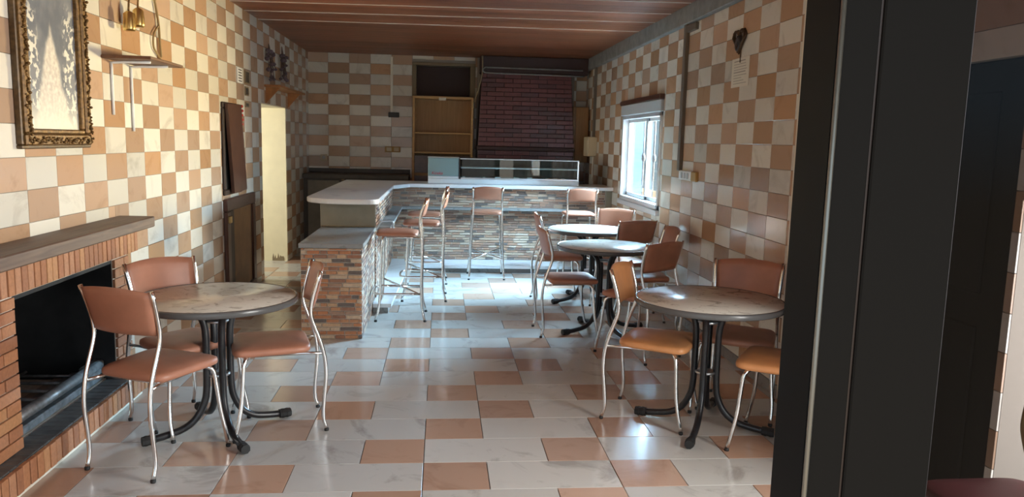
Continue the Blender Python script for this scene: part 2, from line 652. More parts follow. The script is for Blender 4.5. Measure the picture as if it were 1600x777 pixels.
def wall_slab(x0, x1, y0, y1, z0, z1, holes, along='Y'):
    mb = MB()
    for a0, a1, b0, b1, _ in subtract([(y0, y1, z0, z1, 0)], holes, 0.001):
        if along == 'Y':
            mb.box((x0, a0, b0), (x1, a1, b1))
        else:
            mb.box((a0, x0, b0), (a1, x1, b1))
    return mb


wall_left = wall_slab(XL - 0.28, XL, Y0, YB + 0.2, 0, 2.9, [FIRE, DOORL]).build('wall_left', 'mortar')
struct(wall_left, 'left wall of checkered cream and tan marble tiles', 'wall')
LP, LR = 0.2817, 0.1485
rects = []
for i in range(-18, 26):
    for j in range(-12, 10):
        a0, b0 = 4.514 + i * LP, 1.699 + j * LR
        rects.append((a0, a0 + LP, b0, b0 + LR, 0 if (i + j) % 2 == 0 else 1))
rects = subtract(clip(rects, Y0, YB, 0.0, ZC), [(2.5, 4.60, 0.0, 0.97), DOORL])
lay_pieces(wall_left, rects, lambda a, b, t: (XL + t, a, b), False, 'tile', ['wall_white', 'wall_brown'], 0.009, 0.0012, 0.003, 300, 'wl', 0.0008)

# ------------------------------------------------------------------ right wall
WIN = (7.20, 8.77, 0.90, 2.00)
SIDE = (2.62, 4.30, 0.0, 1.88)
GAP = (2.45, 2.58, 0.10, 1.36)
GAP2 = (1.15, 2.45, 0.0, 2.25)
wall_right = wall_slab(XR, XR + 0.24, Y0, YB + 0.2, 0, 2.9, [WIN, SIDE, GAP, GAP2]).build('wall_right', 'mortar')
struct(wall_right, 'right wall of checkered cream and tan marble tiles with a window', 'wall')
rects = []
for i in range(-17, 23):
    for j in range(-11, 9):
        a0, b0 = 4.748 + i * 0.30, 1.545 + j * 0.15
        rects.append((a0, a0 + 0.30, b0, b0 + 0.15, 0 if (i + j) % 2 else 1))
rects = subtract(clip(rects, Y0, YB, 0.075, 2.54), [WIN, SIDE, GAP, GAP2, (4.30, 4.40, 0, 3)])
lay_pieces(wall_right, rects, lambda a, b, t: (XR - t, a, b), True, 'tile', ['wall_white', 'wall_brown'], 0.009, 0.0012, 0.003, 300, 'wr', 0.0008)
bb = MB()
for k in range(23):
    y0 = 4.40 + k * 0.30
    bb.slab((XR - 0.016, y0 + 0.002, 0.0), (XR, min(y0 + 0.298, YB), 0.074), 0.003)
struct(bb.build('baseboard_right', 'dark_stone'), 'grey stone skirting along the right wall', 'baseboard')
struct(MB().slab((XR - 0.02, 4.30, 0.0), (XR + 0.02, 4.40, 2.54), 0.006).build('trim_1', 'plaster'), 'pale edge strip where the right wall tiles stop', 'trim')
struct(MB().slab((XR - 0.055, 4.3, 2.54), (XR, YB, 2.70), 0.006).build('trim_2', 'grey_band'), 'grey plaster band along the top of the right wall', 'trim')

# ------------------------------------------------------------------ back wall
NICHE = (-0.36, 0.40, 2.14, 2.56)
wall_back = wall_slab(YB, YB + 0.3, -3.4, XR + 0.3, 0, 2.9, [NICHE], 'X').build('wall_back', 'mortar')
struct(wall_back, 'dim back wall of checkered marble tiles behind the bar', 'wall')
rects = []
for i in range(-1, 15):
    for j in range(-18, 2):
        a0, b0 = -1.882 + i * 0.2935, 2.413 + j * 0.1445
        rects.append((a0, a0 + 0.2935, b0, b0 + 0.1445, 0 if (i + j) % 2 == 0 else 1))
rects = subtract(clip(rects, XL, XR, 0.0, ZC), [(-0.42, 0.47, 2.10, 2.64), (0.5, 1.9, 0.9, 2.7)])
lay_pieces(wall_back, rects, lambda a, b, t: (a, YB - t, b), False, 'tile', ['wall_white', 'wall_brown'], 0.009, 0.0012, 0.004, 300, 'wb', 0.0008)
nf = MB()
for lo, hi in (((-0.42, 2.56), (0.47, 2.60)), ((-0.42, 2.10), (0.47, 2.14)), ((-0.42, 2.14), (-0.36, 2.56)), ((0.40, 2.14), (0.47, 2.56))):
    nf.slab((lo[0], YB - 0.025, lo[1]), (hi[0], YB + 0.02, hi[1]), 0.004)
t = thing('wall_niche', 'dark maroon recess with pale frame above the wooden shelf cabinet', 'niche', (0, YB, 2.1))
t.location = (0, 0, 0)
nf.build('frame', 'niche_frame', t)
MB().box((-0.36, YB + 0.18, 2.14), (0.40, YB + 0.2, 2.56)).build('panel', 'maroon', t)

wall_front = wall_slab(Y0 - 0.2, Y0, XL - 0.28, XR + 0.24, 0, 2.9, [(-1.7, 1.8, 0.0, 2.35)], 'X').build('wall_front', 'plaster')
struct(wall_front, 'plain plaster wall with the entrance behind the camera', 'wall')

# ------------------------------------------------------------------ ceiling: boards across the room
ceiling = MB().box((XL - 0.3, Y0, ZC + 0.02), (XR + 0.3, YB + 0.2, ZC + 0.12)).build('ceiling', 'brown_dark')
struct(ceiling, 'dark stained wooden board ceiling', 'ceiling')
rects = []
y = 1.0
k = 0
while y < YB:
    rects.append((XL, XR, y, min(y + 0.145, YB), 0))
    y += 0.145
lay_pieces(ceiling, rects, lambda a, b, t: (a, b, ZC + 0.02 - t), True, 'board', ['ceiling_wood'], 0.02, 0.0015, 0.0015, 300, 'ce', 0.0006)
for k, (ya, yb_) in enumerate(((6.62, 6.38), (7.18, 6.94), (7.70, 7.46), (8.24, 8.08))):
    n = Vector((XR - XL, yb_ - ya, 0)).normalized()
    mb = MB()
    q = Vector((-n.y, n.x, 0)) * 0.007
    a, b = Vector((XL, ya, 0)), Vector((XR - 0.06, yb_, 0))
    pts = [a - q, b - q, b + q, a + q]
    mb.prism([(p.x, p.y) for p in pts], ZC - 0.006, ZC + 0.004)
    mb.build('lit_edge', 'lit_edge', ceiling)  # added pale strip, paints the light caught on a board's lower edge

# ------------------------------------------------------------------ room behind the doorway on the left
jamb = MB()
jamb.box((XL - 0.281, 9.58, 0.0), (XL + 0.002, 9.60, 1.86))
jamb.box((XL - 0.281, 8.30, 1.85), (XL + 0.002, 9.60, 1.87))
jamb.box((XL - 0.281, 8.295, 0.0), (XL - 0.002, 8.31, 1.86))
door = struct(jamb.build('door_1', 'cream_paint'), 'open doorway with thick cream painted jamb in the left wall', 'doorway')
chip = MB()
rng = random.Random(8)
px = [(-2.145 + 0.012 * i, 0.02 + rng.uniform(0, 0.075)) for i in range(13)]
vs_ = [(x + 0.095, 9.578, 0.0) for x, z in px] + [(x + 0.095, 9.578, z) for x, z in px] + [(x + 0.095, 9.58, 0.0) for x, z in px] + [(x + 0.095, 9.58, z) for x, z in px]
n = len(px)
fs_ = []
for i in range(n - 1):
    fs_ += [(i, i + 1, n + i + 1, n + i), (n + i, n + i + 1, 3 * n + i + 1, 3 * n + i)]
chip.add(vs_, fs_)
chip.build('bare_plaster', 'niche_frame', door, label='chipped bare patch at the foot of the jamb')
struct(wall_slab(-3.5, -3.4, 7.6, 11.3, 0, 2.6, [(8.0, 9.1, 0.95, 2.1)]).build('wall_side', 'cream_paint'), 'cream wall of the little room beyond the doorway', 'wall')
struct(MB().box((-3.4, 7.5, 0), (XL - 0.28, 7.6, 2.6)).build('wall_store', 'cream_paint'), 'near cream wall of the little room beyond the doorway', 'wall')
struct(MB().box((-3.5, 7.5, 2.45), (XL - 0.28, 11.3, 2.55)).build('ceiling_store', 'cream_paint'), 'low ceiling of the little room beyond the doorway', 'ceiling')
t = thing('storage_rack', 'tan wooden shelf rack glimpsed through the doorway', 'shelf rack')
for z in (0.45, 0.85, 1.2, 1.5, 1.8):
    MB().slab((-3.2, 10.6, z), (-2.2, 11.0, z + 0.025), 0.003).build('shelf', 'brown_dark', t)
MB().box((-3.2, 11.0, 0), (-2.2, 11.03, 2.1)).build('back_panel', 'cabinet_wood', t)
for x in (-3.2, -2.22):
    MB().slab((x - 0.02, 10.6, 0), (x + 0.02, 11.0, 2.1), 0.003).build('side_panel', 'cabinet_wood', t)

# ------------------------------------------------------------------ window in the right wall
wy0, wy1, wz0, wz1 = WIN
win = MB()
f = 0.045
XO = XR + 0.06
for lo, hi in (((wy0, wz0), (wy1, wz0 + 0.05)), ((wy0, 1.80), (wy1, 1.84)), ((wy0, wz0), (wy0 + f, 1.84)), ((wy1 - f, wz0), (wy1, 1.84))):
    win.slab((XR - 0.03, lo[0], lo[1]), (XO + 0.03, hi[0], hi[1]), 0.004)
window = struct(win.build('window_1', 'alu'), 'aluminium sliding window with shutter box in the tiled right wall', 'window')
MB().slab((XR - 0.045, wy0 - 0.01, 1.84), (XR + 0.2, wy1 + 0.01, 1.955), 0.006).build('shutter_box', 'grey_plastic', window)
MB().slab((XR - 0.06, wy0 - 0.02, 1.955), (XR + 0.02, wy1 + 0.02, 2.005), 0.006).build('cover_strip', 'brown_paint', window)
MB().slab((XR - 0.05, wy0 - 0.02, wz0 - 0.05), (XR + 0.24, wy1 + 0.02, wz0 + 0.005), 0.006).build('window_sill', 'alu', window)
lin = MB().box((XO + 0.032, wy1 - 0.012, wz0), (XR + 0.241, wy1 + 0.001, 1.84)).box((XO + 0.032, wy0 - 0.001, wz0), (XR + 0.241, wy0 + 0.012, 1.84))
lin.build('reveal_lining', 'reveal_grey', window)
ymid = 7.93
for nm, a, b, xo in (('sash', wy0 + f, ymid + 0.03, XO + 0.012), ('sash', ymid - 0.03, wy1 - f, XO - 0.014)):
    mb = MB()
    for lo, hi in (((a, wz0 + 0.05), (b, wz0 + 0.09)), ((a, 1.765), (b, 1.80)), ((a, wz0 + 0.05), (a + 0.035, 1.80)), ((b - 0.035, wz0 + 0.05), (b, 1.80))):
        mb.slab((xo - 0.011, lo[0], lo[1]), (xo + 0.011, hi[0], hi[1]), 0.003)
    s = mb.build(nm, 'alu', window)
    MB().box((xo - 0.002, a + 0.035, wz0 + 0.09), (xo + 0.002, b - 0.035, 1.765)).build('pane', 'clear_glass', s)
for k in range(7):
    yy = wy0 + 0.12 + k * 0.22
    mb = MB().tube([(XR + 0.20, yy, wz0), (XR + 0.20, yy, 1.84)], 0.008, 6)
    mb.lathe([(0.008, 1.33), (0.022, 1.36), (0.022, 1.40), (0.008, 1.43)], 8, (XR + 0.20, yy))
    mb.build('grille_bar', 'iron_bar', window)
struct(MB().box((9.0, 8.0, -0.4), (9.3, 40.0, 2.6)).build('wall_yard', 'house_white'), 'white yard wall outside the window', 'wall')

# ------------------------------------------------------------------ fixtures on the right wall
t = thing('cable_duct', 'brown vertical cable duct beside the window, ending at the socket', 'cable duct')
MB().slab((XR - 0.04, 6.53, 1.31), (XR - 0.008, 6.60, 2.545), 0.004).build('cover', 'conduit', t)
MB().slab((XR - 0.04, 6.30, 2.47), (XR - 0.008, 6.53, 2.53), 0.004).build('elbow', 'conduit', t)
t = thing('wall_socket', 'white triple socket plate with yellow end below the brown duct', 'socket')
MB().slab((XR - 0.035, 6.22, 1.235), (XR - 0.008, 6.55, 1.315), 0.006).build('plate', 'white_paint', t)
MB().slab((XR - 0.036, 6.10, 1.235), (XR - 0.008, 6.22, 1.315), 0.006).build('blank_plate', 'yellow_plate', t)
for k in range(3):
    yy = 6.28 + k * 0.08
    MB().slab((XR - 0.040, yy, 1.25), (XR - 0.034, yy + 0.045, 1.30), 0.002).build('switch', 'grey_plastic', t)
t = thing('far_cable_duct', 'grey cable duct running down to the meter box at the far right', 'cable duct')
MB().slab((XR - 0.04, 10.42, 1.612), (XR - 0.008, 10.49, 2.538), 0.004).build('cover', 'conduit', t)
MB().tube(smooth_path([(XR - 0.02, 10.45, 1.345), (XR - 0.02, 10.47, 1.15), (XR - 0.03, 10.40, 1.02)]), 0.01, 6).build('lower_pipe', 'pale_conduit', t)
t = thing('meter_box', 'small cream electrical box with brick patterned side on far right wall', 'electrical box')
MB().slab((XR - 0.13, 10.28, 1.35), (XR - 0.008, 10.60, 1.61), 0.008).build('case', 'beige_plastic', t)
MB().slab((XR - 0.135, 10.31, 1.38), (XR - 0.13, 10.57, 1.58), 0.002).build('cover', 'beige_plastic', t)
t = thing('wall_cupboard', 'narrow tan wooden cupboard hung in the far right corner', 'cupboard')
MB().slab((1.845, 10.90, 1.25), (2.075, 11.19, 2.03), 0.004).build('body', 'panel_board', t)
MB().slab((1.89, 10.885, 1.26), (2.07, 10.90, 2.02), 0.003).build('door', 'cabinet_wood', t)
# wreath and notice
t = thing('heart_wreath', 'small heart shaped twig wreath hung above the paper notice', 'wreath', (XR - 0.02, 5.36, 2.27))
rng = random.Random(3)
for s in range(4):
    pts = []
    for i in range(25):
        u = 2 * math.pi * i / 24
        hx = 16 * math.sin(u) ** 3 / 16
        hy = (13 * math.cos(u) - 5 * math.cos(2 * u) - 2 * math.cos(3 * u) - math.cos(4 * u)) / 16
        pts.append((-0.004 * s + rng.uniform(-.006, .006), hx * 0.10 + rng.uniform(-.008, .008), hy * 0.085 + rng.uniform(-.008, .008)))
    MB().tube(pts, 0.006, 5).build('twig', 'dry_twig', t)
MB().tube(smooth_path([(-.006, 0, 0.02), (-.01, .03, -.03), (-.008, .01, -.07), (-.008, -.03, -.03), (-.006, 0, 0.02)]), 0.016, 6).build('ribbon', 'dark_box', t)
MB().tube(smooth_path([(0, -.02, -.08), (0, -.025, -.16)]), 0.004, 5).build('loose_string', 'dry_twig', t)
t = thing('paper_notice', 'white printed paper notice stuck to right wall below the wreath', 'notice')
MB().box((XR - 0.0125, 5.185, 1.945), (XR - 0.0105, 5.50, 2.145)).build('sheet', 'paper', t)
mb = MB()
rng = random.Random(5)
for k in range(9):
    z = 2.12 - k * 0.019
    ln = rng.uniform(0.14, 0.24)
    mb.box((XR - 0.0130, 5.46 - ln, z), (XR - 0.0124, 5.46, z + (0.007 if k in (0, 4) else 0.004)))
mb.build('print', 'ink', t)
# rest of the side: dark door, gap to the yard
d3 = MB().slab((XR + 0.02, 2.62, 0.0), (XR + 0.08, 4.30, 1.88), 0.008).build('door_3', 'fridge_black')
struct(d3, 'dark closed metal door in the near right wall behind the glass', 'door')
for z0, z1 in ((0.12, 0.85), (0.98, 1.76)):
    MB().slab((XR + 0.008, 2.78, z0), (XR + 0.024, 4.14, z1), 0.006).build('panel', 'fridge_black', d3)

# ------------------------------------------------------------------ black glazed entrance door in front
dw = thing('glass_door', 'near black aluminium glazed door standing open at the right edge', 'door')
dw['kind'] = 'structure'
dw.name = 'door_2'
MB().slab((0.362, 0.694, 0.0), (0.40, 0.762, 2.30), 0.0012).build('stile_edge', 'door_brown', dw)
MB().box((0.3604, 0.696, 0.0), (0.3619, 0.762, 2.30)).build('side_plate', 'door_black', dw)
MB().tube([(0.3625, 0.6925, 0.0), (0.3625, 0.6925, 2.30)], 0.0026, 8).build('edge_bead', 'door_edge', dw)
MB().slab((0.400, 0.696, 0.0), (0.403, 0.755, 2.30), 0.0005).build('groove', 'brown_dark', dw)
MB().slab((0.403, 0.693, 0.0), (0.492, 0.760, 2.30), 0.0015).build('stile', 'door_brown', dw)
MB().slab((0.492, 0.693, 0.0), (1.25, 0.760, 0.16), 0.0015).build('bottom_rail', 'door_brown', dw)
MB().slab((0.492, 0.693, 2.14), (1.25, 0.760, 2.30), 0.0015).build('top_rail', 'door_brown', dw)
MB().slab((1.25, 0.693, 0.0), (1.37, 0.760, 2.30), 0.0015).build('stile', 'door_brown', dw)
MB().box((0.490, 0.724, 0.16), (1.252, 0.730, 2.14)).build('pane', 'smoked_glass', dw)

# ------------------------------------------------------------------ fireplace
fp = thing('fireplace', 'brick fireplace with dark wooden mantel and raised brick hearth', 'fireplace')
XF = -1.80
core = wall_slab(XL + 0.001, XF - 0.012, 2.45, 4.60, 0.145, 0.97, [FIRE]).build('core', 'brick_mortar', fp)
lint = [(y_, y_ + 0.054, 0.822, 0.968, 0) for y_ in [4.75 - 0.054 * (i + 1) for i in range(42)]]
MB().box((XL + 0.001, 4.601, 0.835), (XF - 0.014, 4.74, 0.96)).build('lintel_core', 'brick_mortar', fp)
fr_ = lambda a, b, t_: (XF - 0.014 + t_, a, b)
lay_pieces(fp, lint, fr_, False, 'brick', ['fire_brick'], 0.016, 0.003, 0.008, 300, 'fb1', 0.002, 2)
pier = []
rng = random.Random(11)
z = 0.147
r_ = 0
while z < 0.80:
    zt = min(z + 0.0565, 0.821)
    cut = 4.40 + (0.13 if r_ % 2 else 0.07)
    pier += [(4.40, cut, z, zt, 0), (cut, 4.60, z, zt, 0)]
    y_ = 3.39
    first = True
    while y_ > 2.5:
        ln = (0.11 if (first and r_ % 2) else 0.22)
        pier.append((max(y_ - ln, 2.46), y_, z, zt, 0))
        y_ -= ln
        first = False
    z += 0.0565
    r_ += 1
lay_pieces(fp, pier, fr_, False, 'brick', ['fire_brick'], 0.016, 0.003, 0.007, 300, 'fb2', 0.002, 3)
# opening sides lined with brick ends, then the black box
bx = MB()
bx.box((-2.42, 3.36, 0.10), (-2.40, 4.43, 0.85)).box((-2.42, 3.36, 0.82), (XF - 0.03, 4.43, 0.85)).box((-2.42, 3.36, 0.10), (-1.9, 4.43, 0.13))
bx.box((-2.42, 3.37, 0.10), (XF - 0.016, 3.392, 0.85)).box((-2.42, 4.392, 0.10), (XF - 0.016, 4.43, 0.85))
bx.box((-2.42, 3.39, 0.80), (XF - 0.016, 4.40, 0.822))
bx.build('firebox', 'soot', fp)
MB().slab((XL + 0.002, 2.4, 0.98), (-1.665, 4.66, 1.042), 0.006).build('mantel', 'mantel_wood', fp)
XH = -1.71
MB().box((XL + 0.001, 2.45, 0.0), (XH - 0.03, 4.56, 0.036)).build('hearth_base', 'plaster', fp)
MB().box((-2.39, 2.45, 0.036), (XH - 0.02, 4.565, 0.138)).build('hearth_core', 'brick_mortar', fp)
hb = [(4.58 - 0.055 * (i + 1), 4.58 - 0.055 * i, 0.032, 0.145, 0) for i in range(38)]
lay_pieces(fp, hb, lambda a, b, t_: (XH - 0.02 + t_, a, b), False, 'brick', ['fire_brick'], 0.02, 0.003, 0.007, 300, 'fb4', 0.002, 5)
ht = [(4.58 - 0.055 * (i + 1), 4.58 - 0.055 * i, XL + 0.01, XH - 0.022, 0) for i in range(38)]
lay_pieces(fp, [(b0, b1, a0, a1, c) for a0, a1, b0, b1, c in ht], lambda a, b, t_: (a, b, 0.136 + t_), False, 'slab', ['ash_slate'], 0.011, 0.002, 0.005, 300, 'fb5', 0.001, 6)
g = thing('fire_grate', 'grey metal ash tray and fender bar lying in the hearth', 'fire grate')
MB().slab((-2.05, 3.40, 0.147), (-1.875, 4.38, 0.185), 0.006).build('tray', 'grate_iron', g)
MB().tube([(-1.89, 3.40, 0.235), (-1.89, 4.36, 0.235)], 0.028, 10).build('fender_bar', 'grate_iron', g)
MB().slab((-1.93, 4.20, 0.185), (-1.87, 4.38, 0.26), 0.008).build('fender_end', 'grate_iron', g)
for k in range(7):
    yy = 3.48 + k * 0.13
    MB().tube([(-2.3, yy, 0.20), (-1.95, yy, 0.20)], 0.008, 6).build('grate_rod', 'grate_iron', g)
MB().tube([(-2.28, 3.42, 0.192), (-2.28, 4.36, 0.192)], 0.009, 6).build('rear_rod', 'grate_iron', g)

# ------------------------------------------------------------------ things on the left wall
pic = thing('framed_picture', 'tall gilt framed picture of a white robed figure above the fireplace', 'picture')
py0, py1, pz0, pz1 = 3.595, 4.265, 1.44, 2.50


def frame_ring(y0, y1, z0, z1, w, x0, x1):
    mb = MB()
    for a, b, c, d in ((y0, y1, z0, z0 + w), (y0, y1, z1 - w, z1), (y0, y0 + w, z0 + w, z1 - w), (y1 - w, y1, z0 + w, z1 - w)):
        mb.slab((x0, a, c), (x1, b, d), min(0.008, w * 0.25))
    return mb


xw = XL + 0.0092
frame_ring(py0, py1, pz0, pz1, 0.018, xw, xw + 0.030).build('outer_moulding', 'gilt_dark', pic)
mb = frame_ring(py0 + 0.014, py1 - 0.014, pz0 + 0.014, pz1 - 0.014, 0.055, xw, xw + 0.045)
mb.build('carved_moulding', 'gilt', pic)
orn = MB()
rng = random.Random(2)


def blob(mb, c, r, n=6):
    mb.lathe([(r * 0.35, c[2] - r * 0.8), (r, c[2] - r * 0.2), (r * 0.9, c[2] + r * 0.4), (r * 0.3, c[2] + r * 0.9)], n, (c[0], c[1]))


for k in range(120):
    zz = pz0 + 0.03 + k * (pz1 - pz0 - 0.06) / 119
    for yy in (py0 + 0.036, py1 - 0.036):
        blob(orn, (xw + 0.046 + rng.uniform(-.002, .006), yy + rng.uniform(-.016, .016), zz), rng.uniform(0.005, 0.009))
for k in range(80):
    yy = py0 + 0.05 + k * (py1 - py0 - 0.10) / 79
    for zz in (pz0 + 0.038, pz1 - 0.038):
        blob(orn, (xw + 0.046 + rng.uniform(-.002, .006), yy, zz + rng.uniform(-.014, .014)), rng.uniform(0.005, 0.009))
o = orn.build('leaf_ornament', 'gilt', pic)
o['kind'] = 'stuff'
frame_ring(py0 + 0.068, py1 - 0.068, pz0 + 0.068, pz1 - 0.068, 0.022, xw, xw + 0.034).build('inner_moulding', 'gilt', pic)


def painting_material(y0, y1, z0, z1):
    m, nt, p = nodes_of('painting')
    ge = nt.nodes.new('ShaderNodeNewGeometry')
    sp = nt.nodes.new('ShaderNodeSeparateXYZ')
    nt.links.new(ge.outputs['Position'], sp.inputs[0])

    def mth(op, a, b=None, c=None):
        n_ = nt.nodes.new('ShaderNodeMath')
        n_.operation = op
        for i, v in enumerate((a, b, c)):
            if v is None:
                continue
            if isinstance(v, (int, float)):
                n_.inputs[i].default_value = v
            else:
                nt.links.new(v, n_.inputs[i])
        return n_.outputs[0]

    def mix(fac, a, b):
        n_ = nt.nodes.new('ShaderNodeMix')
        n_.data_type = 'RGBA'
        nt.links.new(fac, n_.inputs['Factor'])
        for k_, v in (('A', a), ('B', b)):
            if isinstance(v, tuple):
                n_.inputs[k_].default_value = rgba(v)
            else:
                nt.links.new(v, n_.inputs[k_])
        return n_.outputs['Result']

    def noise(scale):
        n_ = nt.nodes.new('ShaderNodeTexNoise')
        n_.inputs['Scale'].default_value = scale
        n_.inputs['Detail'].default_value = 5
        nt.links.new(ge.outputs['Position'], n_.inputs['Vector'])
        return n_.outputs['Fac']

    def sstep(v, lo, hi):
        n_ = nt.nodes.new('ShaderNodeMapRange')
        n_.interpolation_type = 'SMOOTHSTEP'
        n_.inputs['From Min'].default_value = lo
        n_.inputs['From Max'].default_value = hi
        nt.links.new(v, n_.inputs['Value'])
        return n_.outputs[0]
    u = mth('DIVIDE', mth('SUBTRACT', sp.outputs['Y'], y0), y1 - y0)
    v = mth('DIVIDE', mth('SUBTRACT', sp.outputs['Z'], z0), z1 - z0)
    n1, n2 = noise(9), noise(26)
    bg = mix(sstep(n1, 0.35, 0.65), (0.13, 0.15, 0.19), (0.21, 0.225, 0.26))
    # white robe: a cone that narrows towards the top
    au = mth('ABSOLUTE', mth('SUBTRACT', u, 0.50))
    lim = mth('MULTIPLY', mth('SUBTRACT', 0.60, v), 0.62)
    lim = mth('ADD', lim, mth('MULTIPLY', mth('SUBTRACT', n1, 0.5), 0.14))
    robe = sstep(mth('SUBTRACT', lim, au), -0.02, 0.06)
    # flowers at both sides
    fl = mth('MULTIPLY', mth('MULTIPLY', sstep(n2, 0.50, 0.56), sstep(mth('ADD', au, mth('MULTIPLY', v, -0.12)), 0.16, 0.24)), sstep(v, 0.72, 0.55))
    c = mix(fl, bg, (0.78, 0.76, 0.68))
    folds = mix(sstep(noise(40), 0.3, 0.7), (0.60, 0.54, 0.48), (0.80, 0.77, 0.68))
    c = mix(robe, c, folds)
    c = mix(sstep(v, 0.22, -0.05), c, (0.82, 0.79, 0.66))
    nt.links.new(c, p.inputs['Base Color'])
    p.inputs['Roughness'].default_value = 0.35


painting_material(py0 + .09, py1 - .09, pz0 + .09, pz1 - .09)
MB().box((xw, py0 + 0.085, pz0 + 0.085), (xw + 0.012, py1 - 0.085, pz1 - 0.085)).build('canvas', 'painting', pic)

sh = thing('wall_shelf', 'small brown wall shelf on two white brackets beside the picture', 'shelf')
MB().slab((xw, 4.50, 1.925), (xw + 0.265, 5.04, 1.942), 0.003).build('board', 'shelf_wood', sh)
for yy, zl in ((4.62, 1.62), (4.90, 1.53)):
    mb = MB().tube(smooth_path([(xw + 0.008, yy, zl), (xw + 0.008, yy, 1.88), (xw + 0.025, yy, 1.912), (xw + 0.22, yy, 1.918)], 3), 0.008, 6)
    mb.build('bracket', 'white_paint', sh)
lampt = thing('wall_lamp', 'brass wall lamp of two hanging cups on wires above the shelf', 'lamp')
for yy, zz, m in ((4.72, 2.10, 'brass_cup'), (4.86, 2.14, 'brass_cup')):
    MB().lathe([(0.032, zz), (0.034, zz + 0.015), (0.030, zz + 0.095), (0.012, zz + 0.11)], 14, (xw + 0.075, yy)).build('cup', m, lampt)
    MB().tube(smooth_path([(xw + 0.075, yy, zz + 0.11), (xw + 0.07, yy + 0.02, zz + 0.25), (xw + 0.012, yy + 0.05, zz + 0.38)]), 0.006, 6).build('wire', 'gilt', lampt)
MB().slab((xw, 4.95, 2.50), (xw + 0.03, 5.25, 2.60), 0.006).build('back_plate', 'gilt', lampt)
rp = thing('hanging_cord', 'frayed looped cord hanging on the left wall beside the lamp cups', 'cord')
MB().tube(smooth_path([(xw + .012, 5.28, 2.45), (xw + .015, 5.36, 2.25), (xw + .014, 5.38, 2.12), (xw + .012, 5.40, 2.02)]), 0.008, 6).build('strand', 'rope', rp)
MB().tube(smooth_path([(xw + .014, 5.37, 2.22), (xw + .016, 5.27, 2.15), (xw + .013, 5.27, 2.07), (xw + .013, 5.34, 2.03), (xw + .012, 5.41, 2.00)]), 0.006, 6).build('loop', 'rope', rp)

ht_ = thing('hatch_shutter', 'dark brown wooden shutter panel hanging askew on the left wall', 'shutter')
frame_ring(6.80, 7.40, 1.00, 1.80, 0.05, xw, xw + 0.02).build('frame', 'brown_dark', ht_)
mb = MB()
vs_ = [(xw + 0.05, 6.84, 1.785), (xw + 0.05, 7.29, 1.795), (xw + 0.06, 7.40, 1.02), (xw + 0.06, 6.96, 1.015)]
mb.add([(x, y_, z_) for x, y_, z_ in vs_] + [(x - 0.028, y_, z_) for x, y_, z_ in vs_],
       [(0, 3, 2, 1), (4, 5, 6, 7), (0, 1, 5, 4), (1, 2, 6, 5), (2, 3, 7, 6), (3, 0, 4, 7)])
mb.build('leaf', 'brown_paint', ht_)
MB().box((xw, 6.85, 1.05), (xw + 0.004, 7.35, 1.75)).build('back_board', 'soot', ht_)
mb = MB()
for k in range(5):
    blob(mb, (xw + 0.045, 7.32 + 0.012 * (k % 2), 1.62 + k * 0.04), 0.016)
mb.build('tape', 'red_tape', ht_, label='torn red tape at the top corner')

ld = thing('cupboard_door', 'low brown framed door with tan panel under the hatch', 'door')
frame_ring(6.80, 7.82, 0.0, 0.97, 0.11, xw, xw + 0.035).build('frame', 'brown_paint', ld)
MB().slab((xw + 0.0, 6.91, 0.11), (xw + 0.016, 7.71, 0.86), 0.003).build('panel', 'panel_board', ld)
MB().slab((xw + 0.035, 6.83, 0.76), (xw + 0.05, 6.90, 0.82), 0.003).build('hinge', 'brass_cup', ld)
MB().slab((xw + 0.012, 6.89, 0.11), (xw + 0.03, 7.03, 0.86), 0.003).build('side_post', 'brown_dark', ld)
vt = thing('wall_vent', 'white slotted vent grille high on the left wall', 'vent')
MB().slab((xw, 7.34, 1.995), (xw + 0.012, 7.52, 2.135), 0.003).build('plate', 'white_paint', vt)
for k in range(5):
    MB().box((xw + 0.0105, 7.37, 2.010 + k * 0.025), (xw + 0.0128, 7.49, 2.020 + k * 0.025)).build('slot', 'dark_box', vt)
for i, (a, b, c, d, lab) in enumerate(((7.63, 7.80, 2.01, 2.13, 'largest dark framed vent opening next to the white grille'), (7.62, 7.76, 1.895, 1.98, 'middle dark vent opening below the white grille'), (7.63, 7.77, 1.785, 1.835, 'smallest dark vent opening, lowest above the shutter'))):
    v = thing('vent_opening', lab, 'vent', group='dark vent openings')
    frame_ring(a, b, c, d, 0.012, xw, xw + 0.010).build('rim', 'niche_frame', v)
    MB().box((xw, a + 0.01, c + 0.01), (xw + 0.003, b - 0.01, d - 0.01)).build('hole', 'cabinet_dark', v)
cs = thing('bracket_shelf', 'little orange wooden shelf with triangular bracket above the doorway', 'shelf')
MB().slab((xw, 8.45, 2.03), (xw + 0.17, 9.95, 2.055), 0.004).build('board', 'orange_wood', cs)
for yy in (8.52, 9.7):
    mb = MB().add([(xw, yy, 2.03), (xw + 0.15, yy, 2.03), (xw, yy, 1.86), (xw, yy + .025, 2.03), (xw + 0.15, yy + .025, 2.03), (xw, yy + .025, 1.86)], [(0, 1, 2), (3, 5, 4), (0, 3, 4, 1), (1, 4, 5, 2), (2, 5, 3, 0)])
    mb.build('bracket', 'orange_wood', cs)
rng = random.Random(21)
